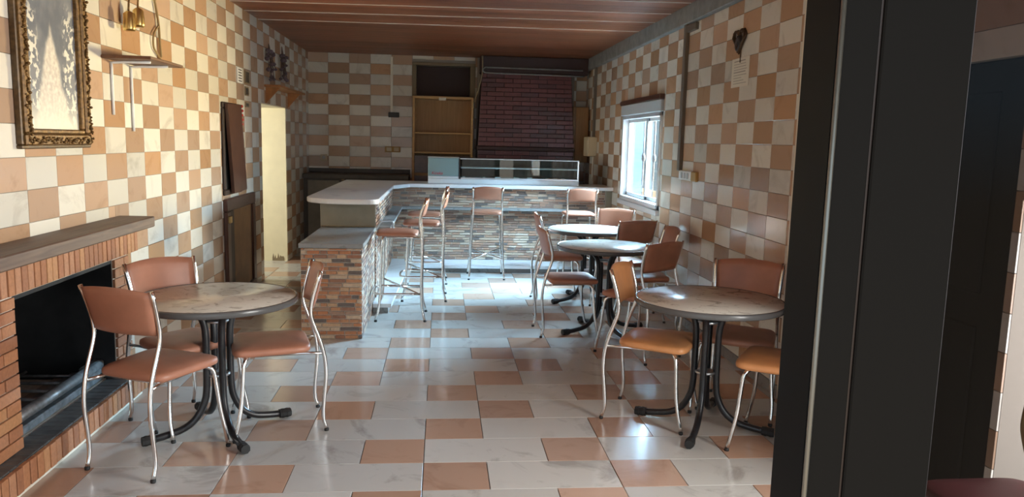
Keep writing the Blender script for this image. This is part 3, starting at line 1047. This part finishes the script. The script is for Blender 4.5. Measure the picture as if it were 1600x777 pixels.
for yy, zz, lab in ((8.62, 2.33, 'dark dried flower bunch hanging high left above the bracket shelf'), (9.30, 2.38, 'purple dried flower bunch hanging high right above the bracket shelf')):
    fb = thing('dried_bouquet', lab, 'dried flowers', (xw + 0.02, yy, zz), group='dried bouquets on the left wall')
    for k in range(24):
        dx, dy, zz2 = rng.uniform(0, 0.05), rng.uniform(-0.13, 0.13), rng.uniform(-0.22, 0.08)
        MB().tube(smooth_path([(0, 0, 0.16), (dx * .5, dy * .4, 0.02), (dx, dy, zz2)], 3), 0.004, 5).build('stem', 'dried_leaf', fb)
        mb = MB()
        blob(mb, (dx, dy, zz2), rng.uniform(0.014, 0.026), 7)
        mb.build('bloom', 'dried_flower', fb)

# ------------------------------------------------------------------ bar counter
bar = thing('bar_counter', 'L shaped bar clad in small bricks with white marble top', 'bar counter')
YF = 9.25      # face of the long run
XS = -0.57     # face of the short run
PX0, PX1, PY0, PY1 = -1.04, -0.585, 5.81, 6.92
MB().box((-1.06, PY1 + 0.012, 0.0), (XS - 0.012, 9.75, 0.955)).box((XS - 0.012, YF + 0.012, 0.0), (XR - 0.005, 9.75, 0.955)).build('body', 'brick_mortar', bar)
MB().box((PX0 + 0.0, PY0 + 0.012, 0.0), (PX1 - 0.012, PY1 + 0.012, 0.70)).build('end_body', 'brick_mortar', bar)


def clad(a0, a1, b0, b1, seed, pitch=0.031, lens=(0.05, 0.15)):
    rg = random.Random(seed)
    out = []
    z_ = b0
    while z_ < b1 - 0.012:
        zt = min(z_ + pitch, b1)
        a = a0 - rg.uniform(0, 0.08)
        while a < a1:
            ln = rg.uniform(*lens)
            out.append((max(a, a0), min(a + ln, a1), z_, zt, 0))
            a += ln
        z_ += pitch
    return [r for r in out if r[1] - r[0] > 0.015]


lay_pieces(bar, clad(PX0, PX1, 0.0, 0.70, 1), lambda a, b, t_: (a, PY0 + 0.012 - t_, b), False, 'brick', ['clad_brick'], 0.012, 0.0015, 0.0075, 300, 'cb1', 0.0015, 7)
lay_pieces(bar, clad(PY0, PY1, 0.0, 0.70, 2), lambda a, b, t_: (PX1 - 0.012 + t_, a, b), False, 'side_brick', ['clad_lit'], 0.012, 0.0015, 0.0075, 0, 'cb2', 0.0015, 8)
lay_pieces(bar, clad(PY1, YF, 0.09, 0.955, 3), lambda a, b, t_: (XS - 0.012 + t_, a, b), False, 'run_brick', ['clad_lit'], 0.012, 0.0015, 0.0075, 0, 'cb3', 0.0015, 9)
lay_pieces(bar, clad(XS, XR - 0.09, 0.09, 0.955, 4, 0.030, (0.07, 0.17)), lambda a, b, t_: (a, YF + 0.012 - t_, b), False, 'front_brick', ['clad_lit'], 0.012, 0.0015, 0.0075, 120, 'cb4', 0.0015, 10)
MB().slab((XR - 0.085, YF - 0.015, 0.09), (XR - 0.01, YF + 0.02, 0.955), 0.004).build('end_trim', 'grey_board', bar)
MB().slab((PX0 - 0.012, PY0 - 0.015, 0.70), (PX1 + 0.012, PY1 + 0.02, 0.735), 0.004).build('end_slab', 'dark_stone', bar)
MB().slab((-1.06, PY1 - 0.004, 0.736), (XS - 0.005, PY1 + 0.012, 0.955), 0.003).build('end_panel', 'grey_board', bar)
MB().slab((-1.05, PY1 - 0.010, 0.736), (XS - 0.01, PY1 + 0.0, 0.748), 0.003).build('panel_strip', 'niche_frame', bar)


def arc(cx, cy, r, a0, a1, n):
    return [(cx + r * math.cos(math.radians(a0 + (a1 - a0) * i / n)), cy + r * math.sin(math.radians(a0 + (a1 - a0) * i / n))) for i in range(n + 1)]


top = arc(-0.86, 6.98, 0.32, 180, 268, 10) + arc(-0.66, 6.79, 0.13, 272, 350, 6)
top += [(-0.53, 8.80), (-0.36, 9.18), (XR - 0.005, 9.18), (XR - 0.005, 9.82), (-1.18, 9.82)]
tm = MB()
n = len(top)
cx, cy = -0.85, 8.2


def inset(p, d, q0, q1):
    e = (Vector(q1) - Vector(q0)).normalized()
    return (p[0] - e.y * d, p[1] + e.x * d)


tin = [inset(top[i], 0.006, top[i - 1], top[(i + 1) % n]) for i in range(n)]
vs_ = [(x, y_, 0.957) for x, y_ in tin] + [(x, y_, 0.963) for x, y_ in top] + [(x, y_, 0.994) for x, y_ in top] + [(x, y_, 1.0) for x, y_ in tin]
fs_ = [tuple(range(n - 1, -1, -1)), tuple(range(3 * n, 4 * n))]
for l in range(3):
    fs_ += [(l * n + i, l * n + (i + 1) % n, (l + 1) * n + (i + 1) % n, (l + 1) * n + i) for i in range(n)]
tm.add(vs_, fs_)
tm.build('marble_top', 'bar_marble', bar)
led = MB().prism([(XS - 0.005, 7.0), (-0.45, 7.0), (-0.45, 9.11), (XR - 0.09, 9.11), (XR - 0.09, YF + 0.005), (XS - 0.005, YF + 0.005)], 0.703, 0.730)
led.build('elbow_ledge', 'dark_stone', bar)
stp = MB().prism([(XS - 0.01, 6.68), (-0.42, 6.68), (-0.36, 8.80), (XR - 0.02, 8.80), (XR - 0.02, YF + 0.01), (XS - 0.01, YF + 0.01)], 0.055, 0.088)
stp.build('foot_step', 'bar_marble', bar)
MB().prism([(XS - 0.01, 6.70), (-0.45, 6.70), (-0.39, 8.84), (XR - 0.02, 8.84), (XR - 0.02, YF + 0.01), (XS - 0.01, YF + 0.01)], 0.0, 0.055).build('step_riser', 'dark_stone', bar)
mb = MB().tube(smooth_path([(XS - 0.01, 6.98, 0.70), (-0.53, 6.95, 0.78), (-0.49, 6.95, 0.79), (-0.43, 6.98, 0.785), (-0.42, 7.0, 0.72)], 3), 0.008, 7)
mb.build('rail_hook', 'steel', bar)

# ------------------------------------------------------------------ display case on the bar
dc = thing('display_case', 'refrigerated glass display case with pale blue motor housing on the bar', 'display case')
cy0, cy1 = 9.42, 9.78
MB().slab((-0.155, cy0, 1.0), (1.70, cy1, 1.055), 0.005).build('base', 'case_white', dc)
MB().slab((-0.155, cy0 + 0.003, 1.057), (0.215, cy1, 1.085), 0.004).build('housing_foot', 'case_white', dc)
hous = MB().slab((-0.155, cy0 + 0.005, 1.087), (0.215, cy1, 1.305), 0.006).build('motor_housing', 'case_blue', dc)
MB().slab((-0.160, cy0 + 0.0, 1.305), (0.222, cy1 + 0.005, 1.318), 0.004).build('housing_lid', 'grey_plastic', dc)
MB().box((0.217, cy0 + 0.004, 1.055), (0.229, cy1, 1.31)).build('divider', 'dark_box', dc)
MB().slab((0.24, cy0 + 0.012, 1.055), (1.685, cy1 - 0.02, 1.075), 0.003).build('tray', 'steel', dc)
MB().slab((0.24, cy0 + 0.03, 1.185), (1.685, cy1 - 0.03, 1.20), 0.003).build('glass_shelf', 'case_white', dc)
MB().box((0.235, cy0 + 0.004, 1.075), (1.69, cy0 + 0.009, 1.30)).build('front_glass', 'case_glass', dc)
MB().box((0.235, cy0 + 0.004, 1.30), (1.69, cy1 - 0.02, 1.305)).build('top_glass', 'case_glass', dc)
MB().box((1.685, cy0 + 0.012, 1.075), (1.69, cy1 - 0.02, 1.30)).build('end_glass', 'case_glass', dc)
MB().slab((0.23, cy0 + 0.0, 1.296), (1.695, cy0 + 0.014, 1.308), 0.003).build('top_rail', 'alu', dc)
MB().slab((1.683, cy0 + 0.0, 1.055), (1.697, cy0 + 0.014, 1.30), 0.003).build('corner_post', 'alu', dc)
MB().slab((0.24, cy1 - 0.02, 1.075), (1.69, cy1 - 0.005, 1.31), 0.003).build('rear_frame', 'cabinet_dark', dc)
rng = random.Random(31)
for k in range(7):
    x = 0.30 + k * 0.19 + rng.uniform(-0.04, 0.04)
    MB().slab((x, cy0 + 0.02, 1.0752), (x + rng.uniform(0.03, 0.09), cy0 + 0.05, 1.0752 + rng.uniform(0.008, 0.02)), 0.002).build('price_tag', 'case_white', dc)
txt = bpy.data.curves.new('logo', 'FONT')
txt.body = 'Koxka'
txt.size = 0.052
txt.shear = 0.25
txt.extrude = 0.001
tmp = bpy.data.objects.new('lettering_curve', txt)
COL.objects.link(tmp)
lme = bpy.data.meshes.new_from_object(tmp)
bpy.data.objects.remove(tmp)
lme.materials.clear()
lme.materials.append(MATS['logo_red'])
to = bpy.data.objects.new('lettering', lme)
COL.objects.link(to)
to.parent = dc
to.location = (-0.115, cy0 + 0.003, 1.105)
to.rotation_euler = (math.radians(90), 0, 0)

# ------------------------------------------------------------------ behind the bar
bc = thing('back_worktop', 'dark low worktop cabinet along the back wall left corner', 'worktop')
MB().slab((XL + 0.012, 10.62, 0.965), (-0.44, YB - 0.012, 1.025), 0.005).build('top', 'cabinet_dark', bc)
MB().box((XL + 0.012, 10.70, 0.0), (-0.44, YB - 0.012, 0.965)).build('body', 'cabinet_dark', bc)
MB().slab((-1.80, 10.675, 0.10), (-1.38, 10.70, 0.94), 0.004).build('door', 'cabinet_grey', bc)
MB().slab((-1.345, 10.67, 0.06), (-1.31, 10.70, 0.96), 0.003).build('stile', 'niche_frame', bc)
MB().slab((-1.30, 10.68, 0.10), (-0.50, 10.70, 0.86), 0.004).build('door', 'cabinet_dark', bc)
MB().slab((XL + 0.012, YB - 0.05, 1.026), (-0.44, YB - 0.012, 1.085), 0.004).build('upstand', 'cabinet_dark', bc)

wc = thing('shelf_cabinet', 'open tan wooden shelf cabinet against the back wall', 'cabinet')
ca, cb, cf, cz = -0.40, 0.44, 10.86, 2.115
for x in (ca, cb - 0.03):
    MB().slab((x, cf, 0.0), (x + 0.03, YB - 0.012, cz), 0.003).build('side_panel', 'cabinet_edge', wc)
MB().slab((ca + 0.031, cf, cz - 0.035), (cb - 0.031, YB - 0.012, cz), 0.003).build('top_panel', 'cabinet_edge', wc)
MB().box((ca + 0.031, YB - 0.03, 0.9), (cb - 0.031, YB - 0.012, cz - 0.036)).build('back_panel', 'cabinet_wood', wc)
for z in (1.60, 1.33):
    MB().slab((ca + 0.031, cf + 0.01, z), (cb - 0.031, YB - 0.031, z + 0.022), 0.003).build('shelf', 'cabinet_edge', wc)
MB().slab((ca + 0.031, cf + 0.005, 0.60), (cb - 0.031, cf + 0.02, 1.30), 0.003).build('lower_door', 'brown_paint', wc)
MB().slab((ca + 0.03, cf - 0.01, 1.02), (cb - 0.03, cf + 0.004, 1.06), 0.003).build('lower_rail', 'panel_board', wc)
MB().slab((-0.04, cf - 0.004, cz - 0.055), (0.06, cf + 0.0, cz - 0.015), 0.001).build('sticker', 'paper', wc)

hd = thing('brick_hood', 'dark maroon painted brick chimney hood above the grill', 'chimney hood')
hx0, hx1, hz0, hz1 = 0.50, 1.83, 0.95, 2.46
hy_b, hy_t = 10.62, 10.86


def hood_y(z_):
    return hy_b + (hy_t - hy_b) * max(0, (z_ - 1.45)) / (hz1 - 1.45)


mb = MB()
vs_ = []
for (x0, x1, z_) in ((hx0, hx1, 1.45), (hx0 + 0.05, hx1 - 0.03, hz1)):
    vs_ += [(x0, hood_y(z_) + 0.014, z_), (x1, hood_y(z_) + 0.014, z_), (x1, YB - 0.012, z_), (x0, YB - 0.012, z_)]
mb.add(vs_, [(0, 3, 2, 1), (4, 5, 6, 7), (0, 1, 5, 4), (1, 2, 6, 5), (2, 3, 7, 6), (3, 0, 4, 7)])
mb.build('core', 'red_mortar', hd)
rects = []
z = 1.455
r_ = 0
while z < hz1 - 0.03:
    a = hx0 - (0.12 if r_ % 2 else 0)
    ins = 0.05 * (z - 1.45) / (hz1 - 1.45)
    while a < hx1:
        rects.append((max(a, hx0 + ins), min(a + 0.24, hx1 - ins * .6), z, z + 0.062, 0))
        a += 0.24
    z += 0.062
    r_ += 1
rects = [r for r in rects if r[1] - r[0] > 0.03]
lay_pieces(hd, rects, lambda a, b, t_: (a, hood_y(b) + 0.014 - t_, b), False, 'brick', ['hood_brick'], 0.010, 0.002, 0.007, 300, 'hb', 0.001, 12)
MB().slab((hx0 - 0.01, hy_b - 0.05, 1.40), (hx1, YB - 0.012, 1.45), 0.006).build('mantel_ledge', 'maroon', hd)
rects = []
z = 0.95
r_ = 0
while z < 1.38:
    a = hx0 - (0.12 if r_ % 2 else 0)
    while a < hx1:
        rects.append((max(a, hx0), min(a + 0.24, hx1), z, z + 0.064, 0))
        a += 0.24
    z += 0.064
    r_ += 1
rects = [r for r in rects if r[1] - r[0] > 0.03 and r[3] < 1.40]
MB().box((hx0, hy_b + 0.03, 0.0), (hx1, YB - 0.012, 1.40)).build('lower_core', 'red_mortar', hd)
lay_pieces(hd, rects, lambda a, b, t_: (a, hy_b + 0.031 - t_, b), False, 'brick', ['hood_brick'], 0.014, 0.003, 0.008, 300, 'hb2', 0.001, 13)
MB().slab((hx0 + 0.03, hy_t - 0.02, hz1), (XR - 0.06, YB - 0.012, 2.685), 0.006).build('top_beam', 'maroon', hd)
pp = thing('hood_pipe', 'thin pale pipe looping across the top of the maroon hood', 'pipe')
MB().tube(smooth_path([(1.95, 10.80, 2.44), (1.3, 10.80, 2.445), (0.66, 10.80, 2.45), (0.58, 10.80, 2.46), (0.56, 10.80, 2.49), (0.60, 10.80, 2.52), (0.72, 10.80, 2.525), (1.95, 10.80, 2.52)], 4), 0.011, 7).build('loop', 'grey_band', pp)
MB().tube(smooth_path([(0.55, 10.82, 2.68), (0.555, 10.82, 2.50), (0.53, 10.80, 2.33), (0.45, 10.80, 2.05)], 4), 0.012, 7).build('drop', 'niche_frame', pp)
ct = thing('lamp_flex', 'pale vertical cable strip ending in a black box on the back wall', 'cable strip')
MB().slab((-0.722, YB - 0.035, 1.89), (-0.688, YB - 0.010, 2.66), 0.003).build('strip', 'pale_conduit', ct)
MB().slab((-0.75, YB - 0.06, 1.82), (-0.60, YB - 0.010, 1.89), 0.006).build('box', 'dark_box', ct)
sk = thing('back_socket', 'tan double socket plate on the back wall beside the cabinet', 'socket')
MB().slab((-0.80, YB - 0.03, 1.33), (-0.58, YB - 0.010, 1.41), 0.004).build('plate', 'yellow_plate', sk)
for x in (-0.775, -0.67):
    MB().slab((x, YB - 0.034, 1.342), (x + 0.07, YB - 0.029, 1.398), 0.002).build('outlet', 'beige_plastic', sk)
sk = thing('corner_socket', 'small white socket on the back wall near the left corner', 'socket')
MB().slab((-1.70, YB - 0.03, 1.19), (-1.61, YB - 0.010, 1.28), 0.004).build('plate', 'beige_plastic', sk)
MB().lathe([(0.025, 0), (0.025, 0.004), (0.02, 0.006)], 12).build('outlet', 'grey_plastic', sk, (-1.655, YB - 0.03, 1.235)).rotation_euler = (math.radians(90), 0, 0)


# ------------------------------------------------------------------ chairs and stools
def cushion(wf, wr, y0, y1, z, th, crown=0.012, n=9, p=6.5):
    """rounded trapezoid pad"""
    mb = MB()
    N = 36
    ol = []
    for k in range(N):
        a = 2 * math.pi * k / N
        cx_, sy_ = math.cos(a), math.sin(a)
        ux = math.copysign(abs(cx_) ** (2 / p), cx_)
        uy = math.copysign(abs(sy_) ** (2 / p), sy_)
        tt = (uy + 1) / 2
        w = wr + (wf - wr) * tt
        ol.append((ux * w / 2, (y0 + y1) / 2 + uy * (y1 - y0) / 2))
    cy_ = (y0 + y1) / 2
    rings = [(0.90, z), (0.985, z + 0.008), (1.0, z + th * 0.45), (0.985, z + th * 0.8), (0.93, z + th * 0.97), (0.7, z + th + crown * 0.6), (0.35, z + th + crown)]
    vs_ = []
    for s, zz in rings:
        vs_ += [(x * s, cy_ + (y_ - cy_) * s, zz) for x, y_ in ol]
    fs_ = [tuple(range(N - 1, -1, -1))]
    for i in range(len(rings) - 1):
        fs_ += [(i * N + k, i * N + (k + 1) % N, (i + 1) * N + (k + 1) % N, (i + 1) * N + k) for k in range(N)]
    b = (len(rings) - 1) * N
    vs_.append((0, cy_, z + th + crown * 1.05))
    fs_ += [(b + k, b + (k + 1) % N, len(vs_) - 1) for k in range(N)]
    return mb.add(vs_, fs_, True)


def back_plate(w0, w1, z0, z1, y0, y1, bow, th=0.018, arch=0.018):
    """curved backrest, w0/y0 at the bottom, w1/y1 at the top"""
    mb = MB()
    nx, nz = 12, 6
    vs_, fs_ = [], []
    for side in (0, 1):
        for j in range(nz + 1):
            t_ = j / nz
            for i in range(nx + 1):
                s = i / nx * 2 - 1
                e = max(abs(s), abs(t_ * 2 - 1)) ** 8
                x = s * (w0 + (w1 - w0) * t_) / 2
                z_ = z0 + (z1 - z0) * t_ + arch * (1 - s * s) * (t_ if t_ > 0.5 else 0.3 * t_)
                yy = y0 + (y1 - y0) * t_ - bow * (1 - s * s)
                yy += (th / 2) * (1 - 0.55 * e) * (1 if side else -1)
                vs_.append((x, yy, z_))
    m = (nx + 1) * (nz + 1)
    for j in range(nz):
        for i in range(nx):
            a = j * (nx + 1) + i
            q = (a, a + 1, a + nx + 2, a + nx + 1)
            fs_.append(q)
            fs_.append(tuple(m + v for v in reversed(q)))
    rim = [i for i in range(nx + 1)] + [(j + 1) * (nx + 1) + nx for j in range(nz)] + [nz * (nx + 1) + nx - 1 - i for i in range(nx)] + [(nz - 1 - j) * (nx + 1) for j in range(nz - 1)]
    for k in range(len(rim)):
        a, b = rim[k], rim[(k + 1) % len(rim)]
        fs_.append((b, a, m + a, m + b))
    return mb.add(vs_, fs_, True)


def make_chair(name, label, loc, rz, group, vinyl='vinyl', metal='chrome'):
    t_ = thing(name, label, 'chair', loc, rz, group)
    cushion(0.425, 0.37, -0.155, 0.235, 0.422, 0.042).build('seat', vinyl, t_)
    back_plate(0.345, 0.385, 0.645, 0.842, -0.150, -0.198, 0.030).build('backrest', vinyl, t_)
    for s in (-1, 1):
        path = [(s * .186, -.222, 0.012), (s * .186, -.205, .08), (s * .186, -.212, .19), (s * .186, -.222, .30), (s * .184, -.215, .40), (s * .183, -.192, .49), (s * .183, -.160, .58), (s * .185, -.148, .64), (s * .188, -.160, .72), (s * .197, -.198, .85)]
        lg = MB().tube(smooth_path(path, 3), 0.0105, 8).build('leg', metal, t_)
        MB().lathe([(0.011, 0.0), (0.012, 0.003), (0.012, 0.014)], 8, (s * .186, -.222)).build('foot_cap', 'black_rubber', lg)
        path = [(s * .222, .232, 0.012), (s * .222, .212, .10), (s * .212, .195, .20), (s * .200, .185, .33), (s * .192, .178, .395), (s * .170, .160, .420), (s * .120, .145, .424)]
        lg = MB().tube(smooth_path(path, 3), 0.0105, 8).build('leg', metal, t_)
        MB().lathe([(0.011, 0.0), (0.012, 0.003), (0.012, 0.014)], 8, (s * .222, .232)).build('foot_cap', 'black_rubber', lg)
        MB().tube([(s * .183, -.213, .418), (s * .165, -.13, .420), (s * .15, .12, .420)], 0.008, 7).build('side_rail', metal, t_)
    MB().tube([(-.165, -.12, .420), (.165, -.12, .420)], 0.008, 7).build('cross_rail', metal, t_)
    return t_


def face(fx, fy):
    return math.atan2(-fx, fy)


CH = [
    ('salmon vinyl chair seen from behind, nearest the fireplace', (-1.326, 3.615), (.40, .917), 'chairs around the left table'),
    ('salmon vinyl chair in the corner past the mantel, facing the left table', (-1.344, 4.108), (.77, -.64), 'chairs around the left table'),
    ('salmon vinyl chair right of the left table, in front of brick block', (-0.845, 4.055), (-.963, -.27), 'chairs around the left table'),
    ('orange toned vinyl chair on the left side of front right table', (1.195, 4.130), (.871, -.491), 'chairs around the front right table'),
    ('salmon vinyl chair between front right table and the tiled wall', (1.752, 4.242), (-.5, -.866), 'chairs around the front right table'),
    ('orange vinyl chair partly hidden by the black door', (1.775, 3.660), (-.831, .558), 'chairs around the front right table'),
    ('salmon vinyl chair on the aisle side of the middle table', (1.01, 6.05), (.998, .05), 'chairs around the middle table'),
    ('salmon vinyl chair seen from behind, just beyond the front right table', (1.463, 5.383), (-.566, .824), 'chairs around the middle table'),
    ('salmon vinyl chair with its back to the wall at the middle table', (1.715, 6.17), (-1, 0), 'chairs around the middle table'),
    ('dark shaded chair standing between the middle and the far table', (1.70, 6.885), (-.31, .95), 'chairs around the far table'),
    ('salmon vinyl chair on the aisle side of the far table', (1.12, 7.26), (1, -0.02), 'chairs around the far table'),
    ('salmon vinyl chair behind the far table below the window', (1.725, 7.70), (-.5, -.866), 'chairs around the far table'),
]
first = None
first_o = None
for i, (lab, (x, y_), fv, grp) in enumerate(CH):
    orange = i in (3, 5)
    rz = face(*fv)
    if orange:
        if first_o is None:
            first_o = make_chair('dining_chair', lab, (x, y_, 0), rz, grp, 'vinyl_orange')
        else:
            copy_thing(first_o, (x, y_, 0), rz, lab, grp)
    else:
        if first is None:
            first = make_chair('dining_chair', lab, (x, y_, 0), rz, grp)
        else:
            copy_thing(first, (x, y_, 0), rz, lab, grp)
make_chair('red_chair', 'dark red chair with brass coloured frame seen through the glass door', (1.80, 2.08, 0), math.radians(95), None, 'vinyl_red', 'brass_tube')


def make_stool(label, loc, rz):
    t_ = thing('bar_stool', label, 'bar stool', loc, rz, 'bar stools along the counter')
    cushion(0.36, 0.33, -0.14, 0.21, 0.715, 0.034).build('seat', 'vinyl', t_)
    back_plate(0.290, 0.315, 0.885, 1.015, -0.165, -0.200, 0.026).build('backrest', 'vinyl', t_)
    for s in (-1, 1):
        path = [(s * .195, -.205, .012), (s * .186, -.178, .12), (s * .178, -.172, .30), (s * .168, -.176, .50), (s * .160, -.172, .68), (s * .158, -.158, .80), (s * .157, -.158, .88), (s * .162, -.205, 1.02)]
        lg = MB().tube(smooth_path(path, 3), 0.0115, 8).build('leg', 'chrome', t_)
        MB().lathe([(0.012, 0.0), (0.013, 0.003), (0.013, 0.014)], 8, (s * .195, -.205)).build('foot_cap', 'black_rubber', lg)
        path = [(s * .195, .205, .012), (s * .184, .176, .15), (s * .172, .165, .35), (s * .162, .160, .60), (s * .155, .155, .685), (s * .135, .140, .712), (s * .09, .13, .714)]
        lg = MB().tube(smooth_path(path, 3), 0.0115, 8).build('leg', 'chrome', t_)
        MB().lathe([(0.012, 0.0), (0.013, 0.003), (0.013, 0.014)], 8, (s * .195, .205)).build('foot_cap', 'black_rubber', lg)
        MB().tube([(s * .159, -.170, .708), (s * .13, .12, .709)], 0.008, 7).build('side_rail', 'chrome', t_)
        MB().tube([(s * .181, -.174, .225), (-s * .176, .168, .305)], 0.009, 7).build('brace', 'chrome', t_)
    ring = [(-.181, -.174, .235), (-.190, .10, .235), (-.184, .17, .235), (-.150, .215, .235), (-.08, .232, .235), (.08, .232, .235), (.150, .215, .235), (.184, .17, .235), (.190, .10, .235), (.181, -.174, .235)]
    MB().tube(smooth_path(ring, 3), 0.010, 8).build('footrest', 'chrome', t_)
    return t_


ST = [
    ('salmon seated chrome bar stool closest to the camera, next to stone topped block', (-0.325, 6.57), (-1, 0.0)),
    ('salmon seated chrome bar stool, second along the short side of the bar', (-0.145, 7.385), (-1, 0.0)),
    ('salmon seated chrome bar stool, farthest along the short side of bar', (-0.135, 8.27), (-1, 0.0)),
    ('salmon seated chrome bar stool centred under the display case', (0.515, 8.57), (0, 1)),
    ('salmon seated chrome bar stool behind the far table, right end of bar', (1.555, 8.55), (0, 1)),
]
s0 = None
for lab, (x, y_), fv in ST:
    if s0 is None:
        s0 = make_stool(lab, (x, y_, 0), face(*fv))
    else:
        copy_thing(s0, (x, y_, 0), face(*fv), lab, 'bar stools along the counter')


# ------------------------------------------------------------------ tables
def make_table(label, loc, rz):
    t_ = thing('round_table', label, 'table', loc, rz, 'round cafe tables')
    H = 0.712
    tp = MB().lathe([(0.385, H - 0.026), (0.388, H - 0.004), (0.385, H)], 56).build('table_top', 'table_stone', t_)
    MB().lathe([(0.360, H - 0.032), (0.392, H - 0.032), (0.400, H - 0.026), (0.402, H - 0.012), (0.399, H - 0.002), (0.395, H + 0.001), (0.3885, H + 0.001), (0.3885, H - 0.02), (0.36, H - 0.032)], 56).build('rim', 'rim_black', tp)
    for k in range(4):
        a = math.pi / 2 * k
        ca_, sa_ = math.cos(a), math.sin(a)
        prof = [(0.16, H - 0.040), (0.125, H - 0.055), (0.082, H - 0.10), (0.062, H - 0.17), (0.060, 0.40), (0.062, 0.25), (0.075, 0.17), (0.115, 0.095), (0.175, 0.052), (0.25, 0.035), (0.325, 0.026)]
        pts = smooth_path([(r * ca_, r * sa_, z_) for r, z_ in prof], 3)
        lg = MB().tube(pts, 0.018, 8).build('leg', 'black_metal', t_)
        mb = MB()
        for q in range(5):
            r0 = 0.315 + q * 0.0125
            e = 0.0235 + (0.002 if q % 2 else 0.0)
            mb.tube([(r0 * ca_, r0 * sa_, 0.0265 - q * .0004), ((r0 + .0125) * ca_, (r0 + .0125) * sa_, 0.0265 - q * .0004)], e, 8, smooth=False)
        mb.build('foot_cap', 'black_rubber', lg)
    for z_ in (0.30, 0.58):
        MB().lathe([(0.052, z_), (0.056, z_ + 0.003), (0.056, z_ + 0.012), (0.052, z_ + 0.015)], 16).build('spacer_ring', 'steel', t_)
    MB().slab((-0.17, -0.17, H - 0.042), (0.17, 0.17, H - 0.034), 0.003).build('mount_plate', 'black_metal', t_)
    return t_


TB = [
    ('round stone topped cafe table beside the fireplace', (-1.125, 3.95), 33),
    ('round stone topped cafe table closest to the black door', (1.450, 3.955), -29),
    ('round stone topped cafe table in the middle by the right wall', (1.335, 6.06), 20),
    ('round stone topped cafe table farthest back, below the window', (1.425, 7.25), 20),
]
t0 = None
for lab, (x, y_), a in TB:
    if t0 is None:
        t0 = make_table(lab, (x, y_, 0), math.radians(a))
    else:
        copy_thing(t0, (x, y_, 0), math.radians(a), lab, 'round cafe tables')
